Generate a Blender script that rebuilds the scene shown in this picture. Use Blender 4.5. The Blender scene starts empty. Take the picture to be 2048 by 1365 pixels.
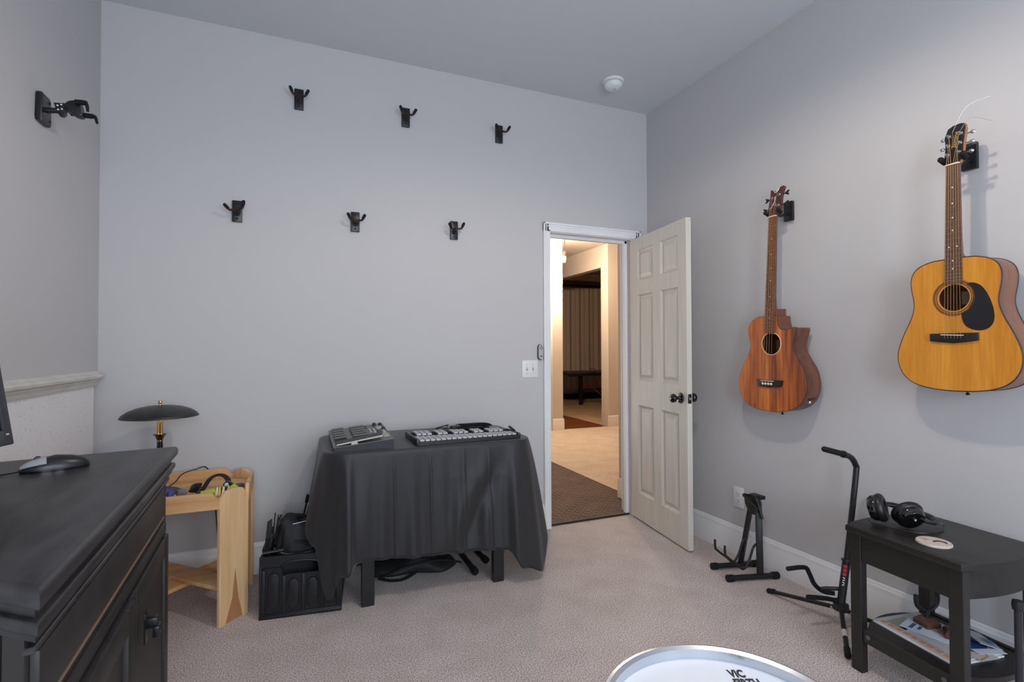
import bpy, bmesh, math, random
from math import sin, cos, pi, radians, sqrt, atan2
from mathutils import Vector, Matrix, Euler
random.seed(7)
scene = bpy.context.scene
COL = scene.collection

# ------------------------------------------------------------------ camera
F_PX, YAW, PITCH, ROLL = 1026.57, 0.394784, 0.016068, -0.003238
CAM = Vector((0, 0, 1.245))
fw = Vector((sin(YAW) * cos(PITCH), cos(YAW) * cos(PITCH), sin(PITCH)))
rt0 = Vector((cos(YAW), -sin(YAW), 0)); up0 = rt0.cross(fw)
rt = rt0 * cos(ROLL) + up0 * sin(ROLL); up = -rt0 * sin(ROLL) + up0 * cos(ROLL)
cd = bpy.data.cameras.new('camera'); cam = bpy.data.objects.new('camera', cd); COL.objects.link(cam)
cd.sensor_width = 36.0; cd.lens = F_PX * 36.0 / 2048.0; cd.clip_start = 0.02; cd.clip_end = 100
M = Matrix((rt, up, -fw)).transposed().to_4x4(); M.translation = CAM
cam.matrix_world = M
scene.camera = cam

# ------------------------------------------------------------------ world, lights, exposure
w = bpy.data.worlds.new('daylight'); scene.world = w; w.use_nodes = True
bg = w.node_tree.nodes['Background']; bg.inputs[0].default_value = (0.77, 0.88, 1.0, 1); bg.inputs[1].default_value = 10.4

def light(name, kind, loc, energy, color, size=0.1, size_y=None, rot=None, portal=False):
    d = bpy.data.lights.new(name, kind); o = bpy.data.objects.new(name, d); COL.objects.link(o)
    o.location = loc; d.energy = energy; d.color = color
    if kind == 'AREA':
        d.shape = 'RECTANGLE'; d.size = size; d.size_y = size_y or size
        if portal: d.cycles.is_portal = True
    else:
        d.shadow_soft_size = size
    if rot: o.rotation_euler = rot
    return o
# daylight comes in through the two windows behind the camera
light('window_behind_offscreen', 'AREA', (0.75, -1.83, 1.5), 1, (1, 1, 1), 2.8, 1.9, (radians(-90), 0, pi), portal=True)
# two shaded bulbs of the ceiling light in the middle of the room, open downwards
for bx, by, bz, en in ((1.00, 1.14, 2.74, 40), (1.14, 1.00, 2.70, 11)):
    b_ = light('ceiling_lamp_offscreen', 'SPOT', (bx, by, bz), en, (1.0, 0.86, 0.73), 0.035)
    b_.data.spot_size = radians(178); b_.data.spot_blend = 0.42
scene.view_settings.view_transform = 'Standard'; scene.view_settings.look = 'None'
scene.view_settings.exposure = -0.06; scene.view_settings.gamma = 1.0
scene.view_settings.use_curve_mapping = False
scene.cycles.max_bounces = 8; scene.cycles.diffuse_bounces = 5; scene.cycles.use_denoising = True

# ------------------------------------------------------------------ materials
def lin(c):
    return tuple(((x / 255.0) / 12.92 if x / 255.0 <= 0.04045 else ((x / 255.0 + 0.055) / 1.055) ** 2.4) for x in c)
MATS = {}
def mat(name, rgb, rough=0.5, metal=0.0, rgb2=None, scale=8.0, stretch=(1, 1, 1), detail=4.0, bump=0.0, bscale=60.0, bdist=0.002,
        lo=0.35, hi=0.65, coat=0.0, emit=None, spec=0.5):
    if name in MATS: return MATS[name]
    m = bpy.data.materials.new(name); m.use_nodes = True; nt = m.node_tree; b = nt.nodes['Principled BSDF']
    b.inputs['Base Color'].default_value = (*lin(rgb), 1); b.inputs['Roughness'].default_value = rough
    b.inputs['Metallic'].default_value = metal; b.inputs['Coat Weight'].default_value = coat
    b.inputs['Specular IOR Level'].default_value = spec
    if emit:
        b.inputs['Emission Color'].default_value = (*lin(rgb), 1); b.inputs['Emission Strength'].default_value = emit
    tc = None
    if rgb2 or bump:
        tc = nt.nodes.new('ShaderNodeTexCoord')
    if rgb2:
        mp = nt.nodes.new('ShaderNodeMapping'); mp.inputs['Scale'].default_value = stretch
        n = nt.nodes.new('ShaderNodeTexNoise'); n.inputs['Scale'].default_value = scale; n.inputs['Detail'].default_value = detail
        r = nt.nodes.new('ShaderNodeValToRGB')
        r.color_ramp.elements[0].position = lo; r.color_ramp.elements[1].position = hi
        r.color_ramp.elements[0].color = (*lin(rgb), 1); r.color_ramp.elements[1].color = (*lin(rgb2), 1)
        nt.links.new(tc.outputs['Object'], mp.inputs[0]); nt.links.new(mp.outputs[0], n.inputs[0])
        nt.links.new(n.outputs[0], r.inputs[0]); nt.links.new(r.outputs[0], b.inputs['Base Color'])
    if bump:
        n2 = nt.nodes.new('ShaderNodeTexNoise'); n2.inputs['Scale'].default_value = bscale; n2.inputs['Detail'].default_value = 3
        bp = nt.nodes.new('ShaderNodeBump'); bp.inputs['Strength'].default_value = bump; bp.inputs['Distance'].default_value = bdist
        nt.links.new(tc.outputs['Object'], n2.inputs[0]); nt.links.new(n2.outputs[0], bp.inputs['Height'])
        nt.links.new(bp.outputs[0], b.inputs['Normal'])
    MATS[name] = m
    return m

def carpet(name, a, b_, c):
    """short cut pile: fine speckle over soft patches, with a fibre bump"""
    m = bpy.data.materials.new(name); m.use_nodes = True; nt = m.node_tree; p = nt.nodes['Principled BSDF']
    p.inputs['Roughness'].default_value = 1.0; p.inputs['Specular IOR Level'].default_value = 0.05
    tc = nt.nodes.new('ShaderNodeTexCoord')
    def noise(s, d):
        n = nt.nodes.new('ShaderNodeTexNoise'); n.inputs['Scale'].default_value = s; n.inputs['Detail'].default_value = d
        nt.links.new(tc.outputs['Object'], n.inputs[0]); return n
    def ramp(src, lo, hi, c0, c1):
        r = nt.nodes.new('ShaderNodeValToRGB'); r.color_ramp.elements[0].position = lo; r.color_ramp.elements[1].position = hi
        r.color_ramp.elements[0].color = (*c0, 1); r.color_ramp.elements[1].color = (*c1, 1)
        nt.links.new(src.outputs[0], r.inputs[0]); return r
    fine = ramp(noise(205, 4), 0.37, 0.60, lin(a), lin(b_))
    soft = ramp(noise(5.0, 5), 0.36, 0.60, (0.90, 0.895, 0.885), (1, 1, 1))
    mx = nt.nodes.new('ShaderNodeMix'); mx.data_type = 'RGBA'; mx.blend_type = 'MULTIPLY'; mx.inputs[0].default_value = 1.0
    nt.links.new(fine.outputs[0], mx.inputs[6]); nt.links.new(soft.outputs[0], mx.inputs[7])
    nt.links.new(mx.outputs[2], p.inputs['Base Color'])
    bp = nt.nodes.new('ShaderNodeBump'); bp.inputs['Strength'].default_value = 0.8; bp.inputs['Distance'].default_value = 0.006
    nt.links.new(noise(260, 4).outputs[0], bp.inputs['Height']); nt.links.new(bp.outputs[0], p.inputs['Normal'])
    return m

def wood(name, c0, c1, along='z', scale=14, rough=0.45, coat=0.0, bands=9.0, c2=None):
    """grain streaks running along one object axis"""
    m = bpy.data.materials.new(name); m.use_nodes = True; nt = m.node_tree; p = nt.nodes['Principled BSDF']
    p.inputs['Roughness'].default_value = rough; p.inputs['Coat Weight'].default_value = coat; p.inputs['Coat Roughness'].default_value = 0.12
    tc = nt.nodes.new('ShaderNodeTexCoord'); mp = nt.nodes.new('ShaderNodeMapping')
    s = {'x': (0.06, 1, 1), 'y': (1, 0.06, 1), 'z': (1, 1, 0.06)}[along]
    mp.inputs['Scale'].default_value = s
    n = nt.nodes.new('ShaderNodeTexNoise'); n.inputs['Scale'].default_value = scale * 4; n.inputs['Detail'].default_value = 6; n.inputs['Distortion'].default_value = 0.6
    n3 = nt.nodes.new('ShaderNodeTexNoise'); n3.inputs['Scale'].default_value = bands; n3.inputs['Detail'].default_value = 2
    nt.links.new(tc.outputs['Object'], mp.inputs[0]); nt.links.new(mp.outputs[0], n.inputs[0]); nt.links.new(mp.outputs[0], n3.inputs[0])
    ad = nt.nodes.new('ShaderNodeMath'); ad.operation = 'MULTIPLY_ADD'; ad.inputs[1].default_value = 0.45
    nt.links.new(n.outputs[0], ad.inputs[0]); 
    ml = nt.nodes.new('ShaderNodeMath'); ml.operation = 'MULTIPLY'; ml.inputs[1].default_value = 0.55
    nt.links.new(n3.outputs[0], ml.inputs[0]); nt.links.new(ml.outputs[0], ad.inputs[2])
    r = nt.nodes.new('ShaderNodeValToRGB'); r.color_ramp.elements[0].position = 0.36; r.color_ramp.elements[1].position = 0.64
    r.color_ramp.elements[0].color = (*lin(c0), 1); r.color_ramp.elements[1].color = (*lin(c1), 1)
    if c2:
        e = r.color_ramp.elements.new(0.5); e.color = (*lin(c2), 1)
    nt.links.new(ad.outputs[0], r.inputs[0]); nt.links.new(r.outputs[0], p.inputs['Base Color'])
    MATS[name] = m
    return m

WALL = mat('wall_paint', (195, 193, 194), 0.85, bump=0.12, bscale=140, bdist=0.001, spec=0.2)
CEIL = mat('ceiling_paint', (206, 209, 214), 0.9, bump=0.12, bscale=120, bdist=0.001, spec=0.2)
WALLL = WALL
PLAST = mat('rough_white_board', (232, 230, 231), 0.85, rgb2=(196, 192, 193), scale=95, lo=0.62, hi=0.72, bump=0.45, bscale=70, bdist=0.002, spec=0.2)
TRIM = mat('trim_white', (233, 233, 234), 0.45, rgb2=(228, 228, 230), scale=5)
CREAM = mat('trim_cream', (216, 212, 204), 0.45, rgb2=(200, 196, 188), scale=9)
DOORM = mat('door_cream', (208, 203, 193), 0.5, rgb2=(200, 195, 185), scale=30, stretch=(1, 1, 0.08), bump=0.15, bscale=90)
CARPET = carpet('carpet_taupe', (152, 138, 133), (240, 228, 223), 0)
HCARPET = carpet('carpet_beige', (170, 152, 130), (234, 216, 194), 0)
HALLW = mat('hall_wall_paint', (200, 188, 174), 0.85, spec=0.2)
HTRIM = mat('hall_trim', (226, 216, 202), 0.5)
RUBBER = mat('rubber_mat_brown', (88, 70, 60), 0.75, rgb2=(100, 80, 68), scale=6, spec=0.3)
RUBDARK = mat('rubber_dark', (44, 34, 30), 0.7, spec=0.3)
HWOOD = wood('hall_floor_wood', (96, 50, 24), (150, 86, 44), 'x', 8, 0.3)
BLK = mat('black_metal', (17, 17, 19), 0.42, rgb2=(25, 25, 27), scale=40, spec=0.5)
BLKS = mat('black_satin_plastic', (24, 24, 27), 0.35)
BLKG = mat('black_gloss', (8, 8, 10), 0.08, coat=0.6)
RUB = mat('black_rubber', (20, 20, 22), 0.7, spec=0.3)
BLKPL = mat('black_paint_plate', (21, 21, 24), 0.35)
BRASSD = mat('dark_bronze', (64, 44, 34), 0.4, 0.7)
BRASS = mat('brass', (205, 172, 96), 0.22, 1.0)
CHROME = mat('chrome', (205, 208, 212), 0.14, 1.0)
STEEL = mat('steel', (168, 168, 170), 0.35, 1.0)
WHITEP = mat('white_plastic', (226, 227, 228), 0.35)
GREYP = mat('grey_plastic', (176, 176, 178), 0.45)
DGREY = mat('dark_grey_plastic', (62, 62, 66), 0.5)
SLOT = mat('dark_slot', (26, 25, 25), 0.8)
SEMI = wood('table_espresso', (23, 20, 20), (36, 32, 31), 'y', 16, 0.42)
DRESS = mat('dresser_black', (35, 34, 37), 0.42, rgb2=(72, 69, 70), scale=22, stretch=(1, 0.22, 1), detail=8, lo=0.38, hi=0.78, bump=0.1, bscale=30)
def add_scuffs(m, col, thr, scale):
    nt = m.node_tree; p = nt.nodes['Principled BSDF']; src = p.inputs['Base Color'].links[0].from_socket
    tc = nt.nodes.new('ShaderNodeTexCoord'); mp = nt.nodes.new('ShaderNodeMapping'); mp.inputs['Scale'].default_value = (1, 0.45, 1); mp.inputs['Rotation'].default_value = (0, 0, 0.6)
    n = nt.nodes.new('ShaderNodeTexNoise'); n.inputs['Scale'].default_value = scale; n.inputs['Detail'].default_value = 5
    r = nt.nodes.new('ShaderNodeValToRGB'); r.color_ramp.elements[0].position = thr; r.color_ramp.elements[1].position = thr + .03
    mx = nt.nodes.new('ShaderNodeMix'); mx.data_type = 'RGBA'; mx.inputs[7].default_value = (*lin(col), 1)
    nt.links.new(tc.outputs['Object'], mp.inputs[0]); nt.links.new(mp.outputs[0], n.inputs[0]); nt.links.new(n.outputs[0], r.inputs[0])
    nt.links.new(r.outputs[0], mx.inputs[0]); nt.links.new(src, mx.inputs[6]); nt.links.new(mx.outputs[2], p.inputs['Base Color'])
add_scuffs(DRESS, (128, 124, 120), 0.72, 34)
DRESSF = mat('dresser_black_front', (35, 32, 32), 0.5, rgb2=(50, 46, 45), scale=10, stretch=(1, 1, 0.25), detail=6, lo=0.4, hi=0.85)
RAWW = mat('raw_wood_edge', (122, 98, 80), 0.7)
PINE = wood('poplar_wood', (208, 164, 116), (238, 204, 158), 'z', 9, 0.5, c2=(222, 182, 134))
PINEX = wood('poplar_wood_across', (202, 150, 98), (234, 194, 142), 'x', 9, 0.5, c2=(216, 170, 116))
SPRUCE = wood('spruce_top', (196, 122, 26), (222, 152, 48), 'z', 30, 0.28, 0.5, 14)
MAHOG = wood('mahogany_side', (112, 70, 52), (146, 96, 72), 'z', 14, 0.4, 0.3)
KOA = wood('koa_top', (108, 48, 12), (222, 130, 52), 'z', 16, 0.3, 0.5, 15, c2=(180, 92, 26))
KOAS = wood('koa_side', (82, 46, 34), (122, 74, 56), 'z', 14, 0.42, 0.2)
ROSEW = wood('rosewood', (84, 56, 42), (124, 88, 66), 'z', 30, 0.5)
EBONY = mat('ebony', (26, 21, 22), 0.38)
HEADB = mat('headstock_black', (30, 17, 14), 0.2, coat=0.5)
BONE = mat('bone_white', (228, 214, 190), 0.4)
BRONZES = mat('bronze_string', (178, 146, 100), 0.55, 0.6)
GOLD = mat('gold_print', (196, 158, 84), 0.4, 0.3)
def make_cloth_mat():
    m = bpy.data.materials.new('black_cloth'); m.use_nodes = True; nt = m.node_tree; p = nt.nodes['Principled BSDF']
    p.inputs['Base Color'].default_value = (*lin((31, 30, 34)), 1); p.inputs['Roughness'].default_value = 0.52
    p.inputs['Sheen Weight'].default_value = 0.15; p.inputs['Specular IOR Level'].default_value = 0.5
    tc = nt.nodes.new('ShaderNodeTexCoord'); mp = nt.nodes.new('ShaderNodeMapping'); mp.inputs['Scale'].default_value = (1, 1, 1)
    wv = nt.nodes.new('ShaderNodeTexChecker'); wv.inputs['Scale'].default_value = 330
    bp = nt.nodes.new('ShaderNodeBump'); bp.inputs['Strength'].default_value = 0.35; bp.inputs['Distance'].default_value = 0.001
    nt.links.new(tc.outputs['Object'], mp.inputs[0]); nt.links.new(mp.outputs[0], wv.inputs[0])
    nt.links.new(wv.outputs['Fac'], bp.inputs['Height']); nt.links.new(bp.outputs[0], p.inputs['Normal'])
    return m
CLOTH = make_cloth_mat()
FABRIC = mat('black_nylon', (27, 26, 30), 0.7, bump=0.3, bscale=25, bdist=0.004)
CRATE = mat('crate_plastic', (26, 26, 31), 0.45)

# ------------------------------------------------------------------ mesh helpers
class MB:
    def __init__(self, off=(0, 0, 0)):
        self.bm = bmesh.new(); self.off = Vector(off)
    def _added(self, n0):
        return [v for v in self.bm.verts][n0:]
    def box(self, c, s, rot=None, bev=0.0, seg=2):
        t = bmesh.new(); bmesh.ops.create_cube(t, size=1.0)
        for v in t.verts: v.co = Vector((v.co.x * s[0], v.co.y * s[1], v.co.z * s[2]))
        if bev: bmesh.ops.bevel(t, geom=t.edges[:], offset=bev, segments=seg, affect='EDGES', profile=0.5)
        R = Euler(rot).to_matrix() if rot is not None and not isinstance(rot, Matrix) else rot
        for v in t.verts: v.co = (R @ v.co if R is not None else v.co) + Vector(c)
        self.join(t); return self
    def b2(self, x0, x1, y0, y1, z0, z1, bev=0.0, seg=2):
        return self.box(((x0 + x1) / 2, (y0 + y1) / 2, (z0 + z1) / 2), (abs(x1 - x0), abs(y1 - y0), abs(z1 - z0)), bev=bev, seg=seg)
    def join(self, t):
        me = bpy.data.meshes.new('tmp'); t.to_mesh(me); t.free(); self.bm.from_mesh(me); bpy.data.meshes.remove(me)
    def tube(self, pts, r, seg=8, closed=False, smooth=0, flat=1.0):
        pts = [Vector(p) for p in pts]
        if smooth: pts = catmull(pts, smooth, closed)
        n = len(pts); rs = r if isinstance(r, (list, tuple)) else [r] * n
        if len(rs) != n: rs = [rs[min(len(rs) - 1, int(i * len(rs) / n))] for i in range(n)]
        rings = []; prev = None
        for i, p in enumerate(pts):
            a = pts[i - 1] if (i > 0 or closed) else p; b = pts[(i + 1) % n] if (i < n - 1 or closed) else p
            d = (b - a).normalized()
            if prev is None:
                ref = Vector((0, 0, 1)) if abs(d.z) < 0.9 else Vector((1, 0, 0)); u = d.cross(ref).normalized()
            else:
                u = (prev - d * prev.dot(d)).normalized()
            prev = u; v = d.cross(u)
            rings.append([self.bm.verts.new(p + (u * cos(2 * pi * k / seg) + v * sin(2 * pi * k / seg) * flat) * rs[i]) for k in range(seg)])
        for i in range(n if closed else n - 1):
            A, B = rings[i], rings[(i + 1) % n]
            for k in range(seg):
                self.bm.faces.new((A[k], A[(k + 1) % seg], B[(k + 1) % seg], B[k]))
        if not closed:
            self.bm.faces.new(rings[0][::-1]); self.bm.faces.new(rings[-1])
        return self
    def cyl(self, p0, p1, r0, r1=None, seg=20):
        return self.tube([p0, p1], [r0, r0 if r1 is None else r1], seg)
    def lathe(self, prof, o=(0, 0, 0), seg=32, axis=(0, 0, 1)):
        ax = Vector(axis).normalized(); ref = Vector((1, 0, 0)) if abs(ax.x) < 0.9 else Vector((0, 1, 0))
        u = ax.cross(ref).normalized(); v = ax.cross(u); o = Vector(o); rings = []
        for r, h in prof:
            if r < 1e-6: rings.append([self.bm.verts.new(o + ax * h)])
            else: rings.append([self.bm.verts.new(o + ax * h + (u * cos(2 * pi * k / seg) + v * sin(2 * pi * k / seg)) * r) for k in range(seg)])
        for A, B in zip(rings, rings[1:]):
            for k in range(seg):
                k2 = (k + 1) % seg
                if len(A) == 1 and len(B) == 1: continue
                if len(A) == 1: self.bm.faces.new((A[0], B[k2], B[k]))
                elif len(B) == 1: self.bm.faces.new((A[k], A[k2], B[0]))
                else: self.bm.faces.new((A[k], A[k2], B[k2], B[k]))
        return self
    def prism(self, poly, c0, c1, ax='z', bev=0.0, seg=2):
        """poly in the two other axes (in xyz order), extruded along ax from c0 to c1"""
        t = bmesh.new()
        def P(a, b, c): return {'x': (c, a, b), 'y': (a, c, b), 'z': (a, b, c)}[ax]
        A = [t.verts.new(P(a, b, c0)) for a, b in poly]; B = [t.verts.new(P(a, b, c1)) for a, b in poly]
        n = len(poly); t.faces.new(A[::-1]); t.faces.new(B)
        for i in range(n): t.faces.new((A[i], A[(i + 1) % n], B[(i + 1) % n], B[i]))
        if bev:
            es = [e for e in t.edges if (e.verts[0] in A) == (e.verts[1] in A)]
            bmesh.ops.bevel(t, geom=es, offset=bev, segments=seg, affect='EDGES', profile=0.5)
        self.join(t); return self
    def grid(self, fn, nu, nv, close_u=False):
        V = [[self.bm.verts.new(fn(i / nu, j / nv)) for j in range(nv + 1)] for i in range(nu if close_u else nu + 1)]
        for i in range(nu):
            A = V[i]; B = V[(i + 1) % len(V)]
            for j in range(nv): self.bm.faces.new((A[j], B[j], B[j + 1], A[j + 1]))
        return V
    def sphere(self, c, r, seg=16):
        rr = r if isinstance(r, (tuple, list)) else (r, r, r)
        t = bmesh.new(); bmesh.ops.create_uvsphere(t, u_segments=seg, v_segments=max(6, seg // 2), radius=1)
        for v in t.verts: v.co = Vector((v.co.x * rr[0], v.co.y * rr[1], v.co.z * rr[2])) + Vector(c)
        self.join(t); return self
    def xf(self, M):
        for v in self.bm.verts: v.co = M @ v.co
        return self
    def build(self, name, m, parent=None, ang=35, label=None):
        bm = self.bm
        if self.off.length: bmesh.ops.translate(bm, verts=bm.verts[:], vec=-self.off)
        bmesh.ops.recalc_face_normals(bm, faces=bm.faces[:])
        me = bpy.data.meshes.new(name); bm.to_mesh(me); bm.free()
        for p in me.polygons: p.use_smooth = True
        me.set_sharp_from_angle(angle=radians(ang))
        me.materials.append(m)
        o = bpy.data.objects.new(name, me); COL.objects.link(o)
        if parent is not None: o.parent = parent
        else: o.location = self.off
        if label: o['label'] = label
        return o

def catmull(pts, k, closed=False):
    pts = [Vector(p) for p in pts]; n = len(pts); out = []
    for i in range(n if closed else n - 1):
        if closed: p0, p1, p2, p3 = pts[i - 1], pts[i], pts[(i + 1) % n], pts[(i + 2) % n]
        else: p0, p1, p2, p3 = pts[max(i - 1, 0)], pts[i], pts[i + 1], pts[min(i + 2, n - 1)]
        for j in range(k):
            t = j / k
            out.append(0.5 * ((2 * p1) + (p2 - p0) * t + (2 * p0 - 5 * p1 + 4 * p2 - p3) * t * t + (3 * p1 - p0 - 3 * p2 + p3) * t ** 3))
    if not closed: out.append(pts[-1])
    return out
def smooth2d(pts, k=5):
    return [(p.x, p.y) for p in catmull([Vector((a, b, 0)) for a, b in pts], k, True)]

def thing(name, label, cat, loc=(0, 0, 0), rz=0.0, group=None):
    o = bpy.data.objects.new(name, None); COL.objects.link(o); o.empty_display_size = 0.05
    o.location = loc; o.rotation_euler = (0, 0, rz); return tag(o, label, cat, group)
def tag(o, label, cat, group=None):
    o['label'] = label; o['category'] = cat
    if group: o['group'] = group
    return o
def struct(o, label=None):
    o['kind'] = 'structure'
    if label: o['label'] = label
    return o
def text_mesh(body, size, depth=0.0006, shear=0.0, spacing=1.0, bold=0.0):
    c = bpy.data.curves.new('lettering', 'FONT'); c.body = body; c.size = size; c.extrude = depth; c.shear = shear
    c.align_x = 'CENTER'; c.align_y = 'CENTER'; c.space_character = spacing; c.resolution_u = 3; c.offset = bold
    o = bpy.data.objects.new('lettering', c); COL.objects.link(o)
    dg = bpy.context.evaluated_depsgraph_get(); dg.update()
    me = bpy.data.meshes.new_from_object(o.evaluated_get(dg)); bpy.data.objects.remove(o); bpy.data.curves.remove(c)
    return me
def text(name, body, size, m, parent, Mx, depth=0.0006, shear=0.0, spacing=1.0, bold=0.0):
    me = text_mesh(body, size, depth, shear, spacing, bold); me.transform(Mx); me.materials.clear(); me.materials.append(m)
    o = bpy.data.objects.new(name, me); COL.objects.link(o); o.parent = parent; return o
def frame(o, X, Y):
    """matrix with local x axis X, y axis Y at o"""
    X = Vector(X).normalized(); Y = Vector(Y).normalized(); Z = X.cross(Y)
    m = Matrix((X, Y, Z)).transposed().to_4x4(); m.translation = Vector(o); return m

# ================================================================== the room
XL, XR, YB, ZC, YF = -0.936, 2.458, 3.208, 3.042, -1.70
DX0, DX1, DZ = 1.622, 2.303, 2.068           # door opening
struct(MB().b2(XL - 0.15, XR + 0.12, YF - 0.12, YB + 0.035, -0.08, 0).build('floor', CARPET), 'taupe cut-pile carpet of the music room')
struct(MB().b2(XL - 0.15, XR + 0.12, YF - 0.12, YB + 0.12, ZC, ZC + 0.08).build('ceiling', CEIL), 'plain pale grey ceiling')
struct(MB().b2(XL - 0.15, DX0, YB, YB + 0.12, -0.02, ZC).b2(DX1, XR + 0.12, YB, YB + 0.12, -0.02, ZC)
       .b2(DX0, DX1, YB, YB + 0.12, DZ, ZC).build('wall_back', WALL), 'pale blue-grey wall with the doorway and guitar hooks')
struct(MB().b2(XR, XR + 0.12, YF - 0.12, YB, -0.02, ZC).build('wall_right', WALL), 'pale grey wall where the guitars hang')
wl = struct(MB().b2(XL - 0.15, XL, YF - 0.12, YB, 1.10, ZC).b2(XL - 0.15, XL - 0.045, YF - 0.12, YB, -0.02, 1.10)
       .build('wall_left', WALLL), 'grey wall above the chair rail')
brd = MB().b2(XL - 0.045, XL - 0.004, YF, YB - 0.040, 0.0, 1.10).build('wainscot_board', PLAST, wl, label='rough white board below the chair rail')
# rear wall (behind the camera) with two windows
WX = [(-0.55, 0.55), (0.95, 2.05)]; WZ0, WZ1 = 0.62, 2.40
m = MB(); m.b2(XL - 0.15, XR + 0.12, YF - 0.12, YF, -0.02, WZ0); m.b2(XL - 0.15, XR + 0.12, YF - 0.12, YF, WZ1, ZC)
m.b2(XL - 0.15, WX[0][0], YF - 0.12, YF, WZ0, WZ1); m.b2(WX[0][1], WX[1][0], YF - 0.12, YF, WZ0, WZ1); m.b2(WX[1][1], XR + 0.12, YF - 0.12, YF, WZ0, WZ1)
struct(m.build('wall_front', WALL), 'pale grey wall with two windows')
for i, (a, b) in enumerate(WX):
    wf = MB()
    for (x0, x1, z0, z1) in ((a, a + .05, WZ0, WZ1), (b - .05, b, WZ0, WZ1), (a, b, WZ0, WZ0 + .05), (a, b, WZ1 - .05, WZ1), (a, b, 1.49, 1.53)):
        wf.b2(x0, x1, YF - 0.09, YF - 0.05, z0, z1)
    struct(wf.build('window_%d' % (i + 1), TRIM), 'white window frame')

# baseboards
BBP = [(0, 0), (0.016, 0), (0.016, 0.122), (0.0125, 0.130), (0.0125, 0.152), (0.008, 0.158), (0.006, 0.168), (0, 0.172)]
struct(MB().prism([(YB - d, z) for d, z in BBP], XL - 0.04, DX0 - 0.052, 'x').build('baseboard_back', TRIM), 'white baseboard under the hook wall')
struct(MB().prism([(XR - d, z) for d, z in BBP], YF, YB, 'y').build('baseboard_right', TRIM), 'white baseboard under the guitar wall')

# chair rail on the left wall
RP = [(0, 1.072), (0.012, 1.072), (0.016, 1.082), (0.018, 1.09), (0.024, 1.096), (0.024, 1.101), (0.030, 1.106), (0.038, 1.110), (0.040, 1.120), (0.036, 1.128), (0.022, 1.134), (0.016, 1.143), (0, 1.146)]
struct(MB().prism([(XL - 0.004 + d * 1.15, z) for d, z in RP], YF, YB - 0.045, 'y').build('trim_1', CREAM), 'cream moulded chair rail')

# door casing and jambs
CW = 0.052
def casing(name, x0, x1, z0, z1, lab, vert=True, outer=-1):
    m = MB(); m.b2(x0, x1, YB - 0.014, YB, z0, z1, 0.002, 1)
    if vert:
        xo = x0 if outer < 0 else x1
        m.b2(xo, xo - outer * 0.014, YB - 0.021, YB - 0.010, z0, z1, 0.003)
        m.b2(xo - outer * 0.022, xo - outer * 0.030, YB - 0.0165, YB - 0.010, z0, z1, 0.002, 1)
        xi = x1 if outer < 0 else x0
        m.b2(xi + outer * 0.012, xi, YB - 0.017, YB - 0.010, z0, z1, 0.002, 1)
    else:
        m.b2(x0, x1, YB - 0.021, YB - 0.010, z1 - 0.014, z1, 0.003)
        m.b2(x0 + .02, x1 - .02, YB - 0.0165, YB - 0.010, z1 - 0.030, z1 - 0.022, 0.002, 1)
        m.b2(x0 + .04, x1 - .04, YB - 0.017, YB - 0.010, z0, z0 + 0.012, 0.002, 1)
    return struct(m.build(name, TRIM), lab)
casing('trim_2', DX0 - CW, DX0, 0, DZ + 0.064, 'white door casing upright beside the light switch', True, -1)
casing('trim_3', DX1 + 0.03, DX1 + 0.03 + CW, 0, DZ + 0.064, 'white door casing upright on the hinge side', True, 1)
casing('trim_4', DX0 - CW, DX1 + 0.03 + CW, DZ, DZ + 0.064, 'white head casing above the doorway', False)
m = MB(); m.b2(DX0, DX0 + 0.004, YB - 0.005, YB + 0.135, 0, DZ); m.b2(DX1 + 0.001, DX1 + 0.03, YB - 0.008, YB + 0.135, 0, DZ)
m.b2(DX0, DX1 + 0.03, YB - 0.005, YB + 0.135, DZ - 0.004, DZ)
m.b2(DX0, DX0 + 0.010, YB + 0.045, YB + 0.080, 0, DZ - 0.004, 0.002, 1); m.b2(DX1 - 0.022, DX1 + 0.01, YB + 0.045, YB + 0.080, 0, DZ - 0.004, 0.002, 1)
m.b2(DX0, DX1, YB + 0.045, YB + 0.080, DZ - 0.026, DZ - 0.004, 0.002, 1)
struct(m.build('trim_5', TRIM), 'white door jamb lining with stop')

# ---- the open six-panel door
DW, DH, DT = 0.722, 2.043, 0.035
d1 = bpy.data.objects.new('door_1', None); COL.objects.link(d1); d1.location = (2.297, YB - 0.001, 0.012)
d1.rotation_euler = (0, 0, atan2(-0.99058, -0.13697)); struct(d1, 'open cream six-panel door with black knobs'); d1['category'] = 'door'
COLS = [(0.112, 0.325), (0.425, 0.632)]; ROWS = [(0.19, 0.825), (1.005, 1.625), (1.730, 1.955)]
m = MB()
us = [0, COLS[0][0], COLS[0][1], COLS[1][0], COLS[1][1], DW]; zs = [0, ROWS[0][0], ROWS[0][1], ROWS[1][0], ROWS[1][1], ROWS[2][0], ROWS[2][1], DH]
m.b2(0, us[1], 0, DT, 0, DH); m.b2(us[4], DW, 0, DT, 0, DH); m.b2(us[2], us[3], 0, DT, 0, DH)
for (a, b) in COLS:
    for z0, z1 in ((0, zs[1]), (zs[2], zs[3]), (zs[4], zs[5]), (zs[6], DH)): m.b2(a, b, 0, DT, z0, z1)
bmesh.ops.remove_doubles(m.bm, verts=m.bm.verts[:], dist=0.0002)
m.build('door_leaf', DOORM, d1)
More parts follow.
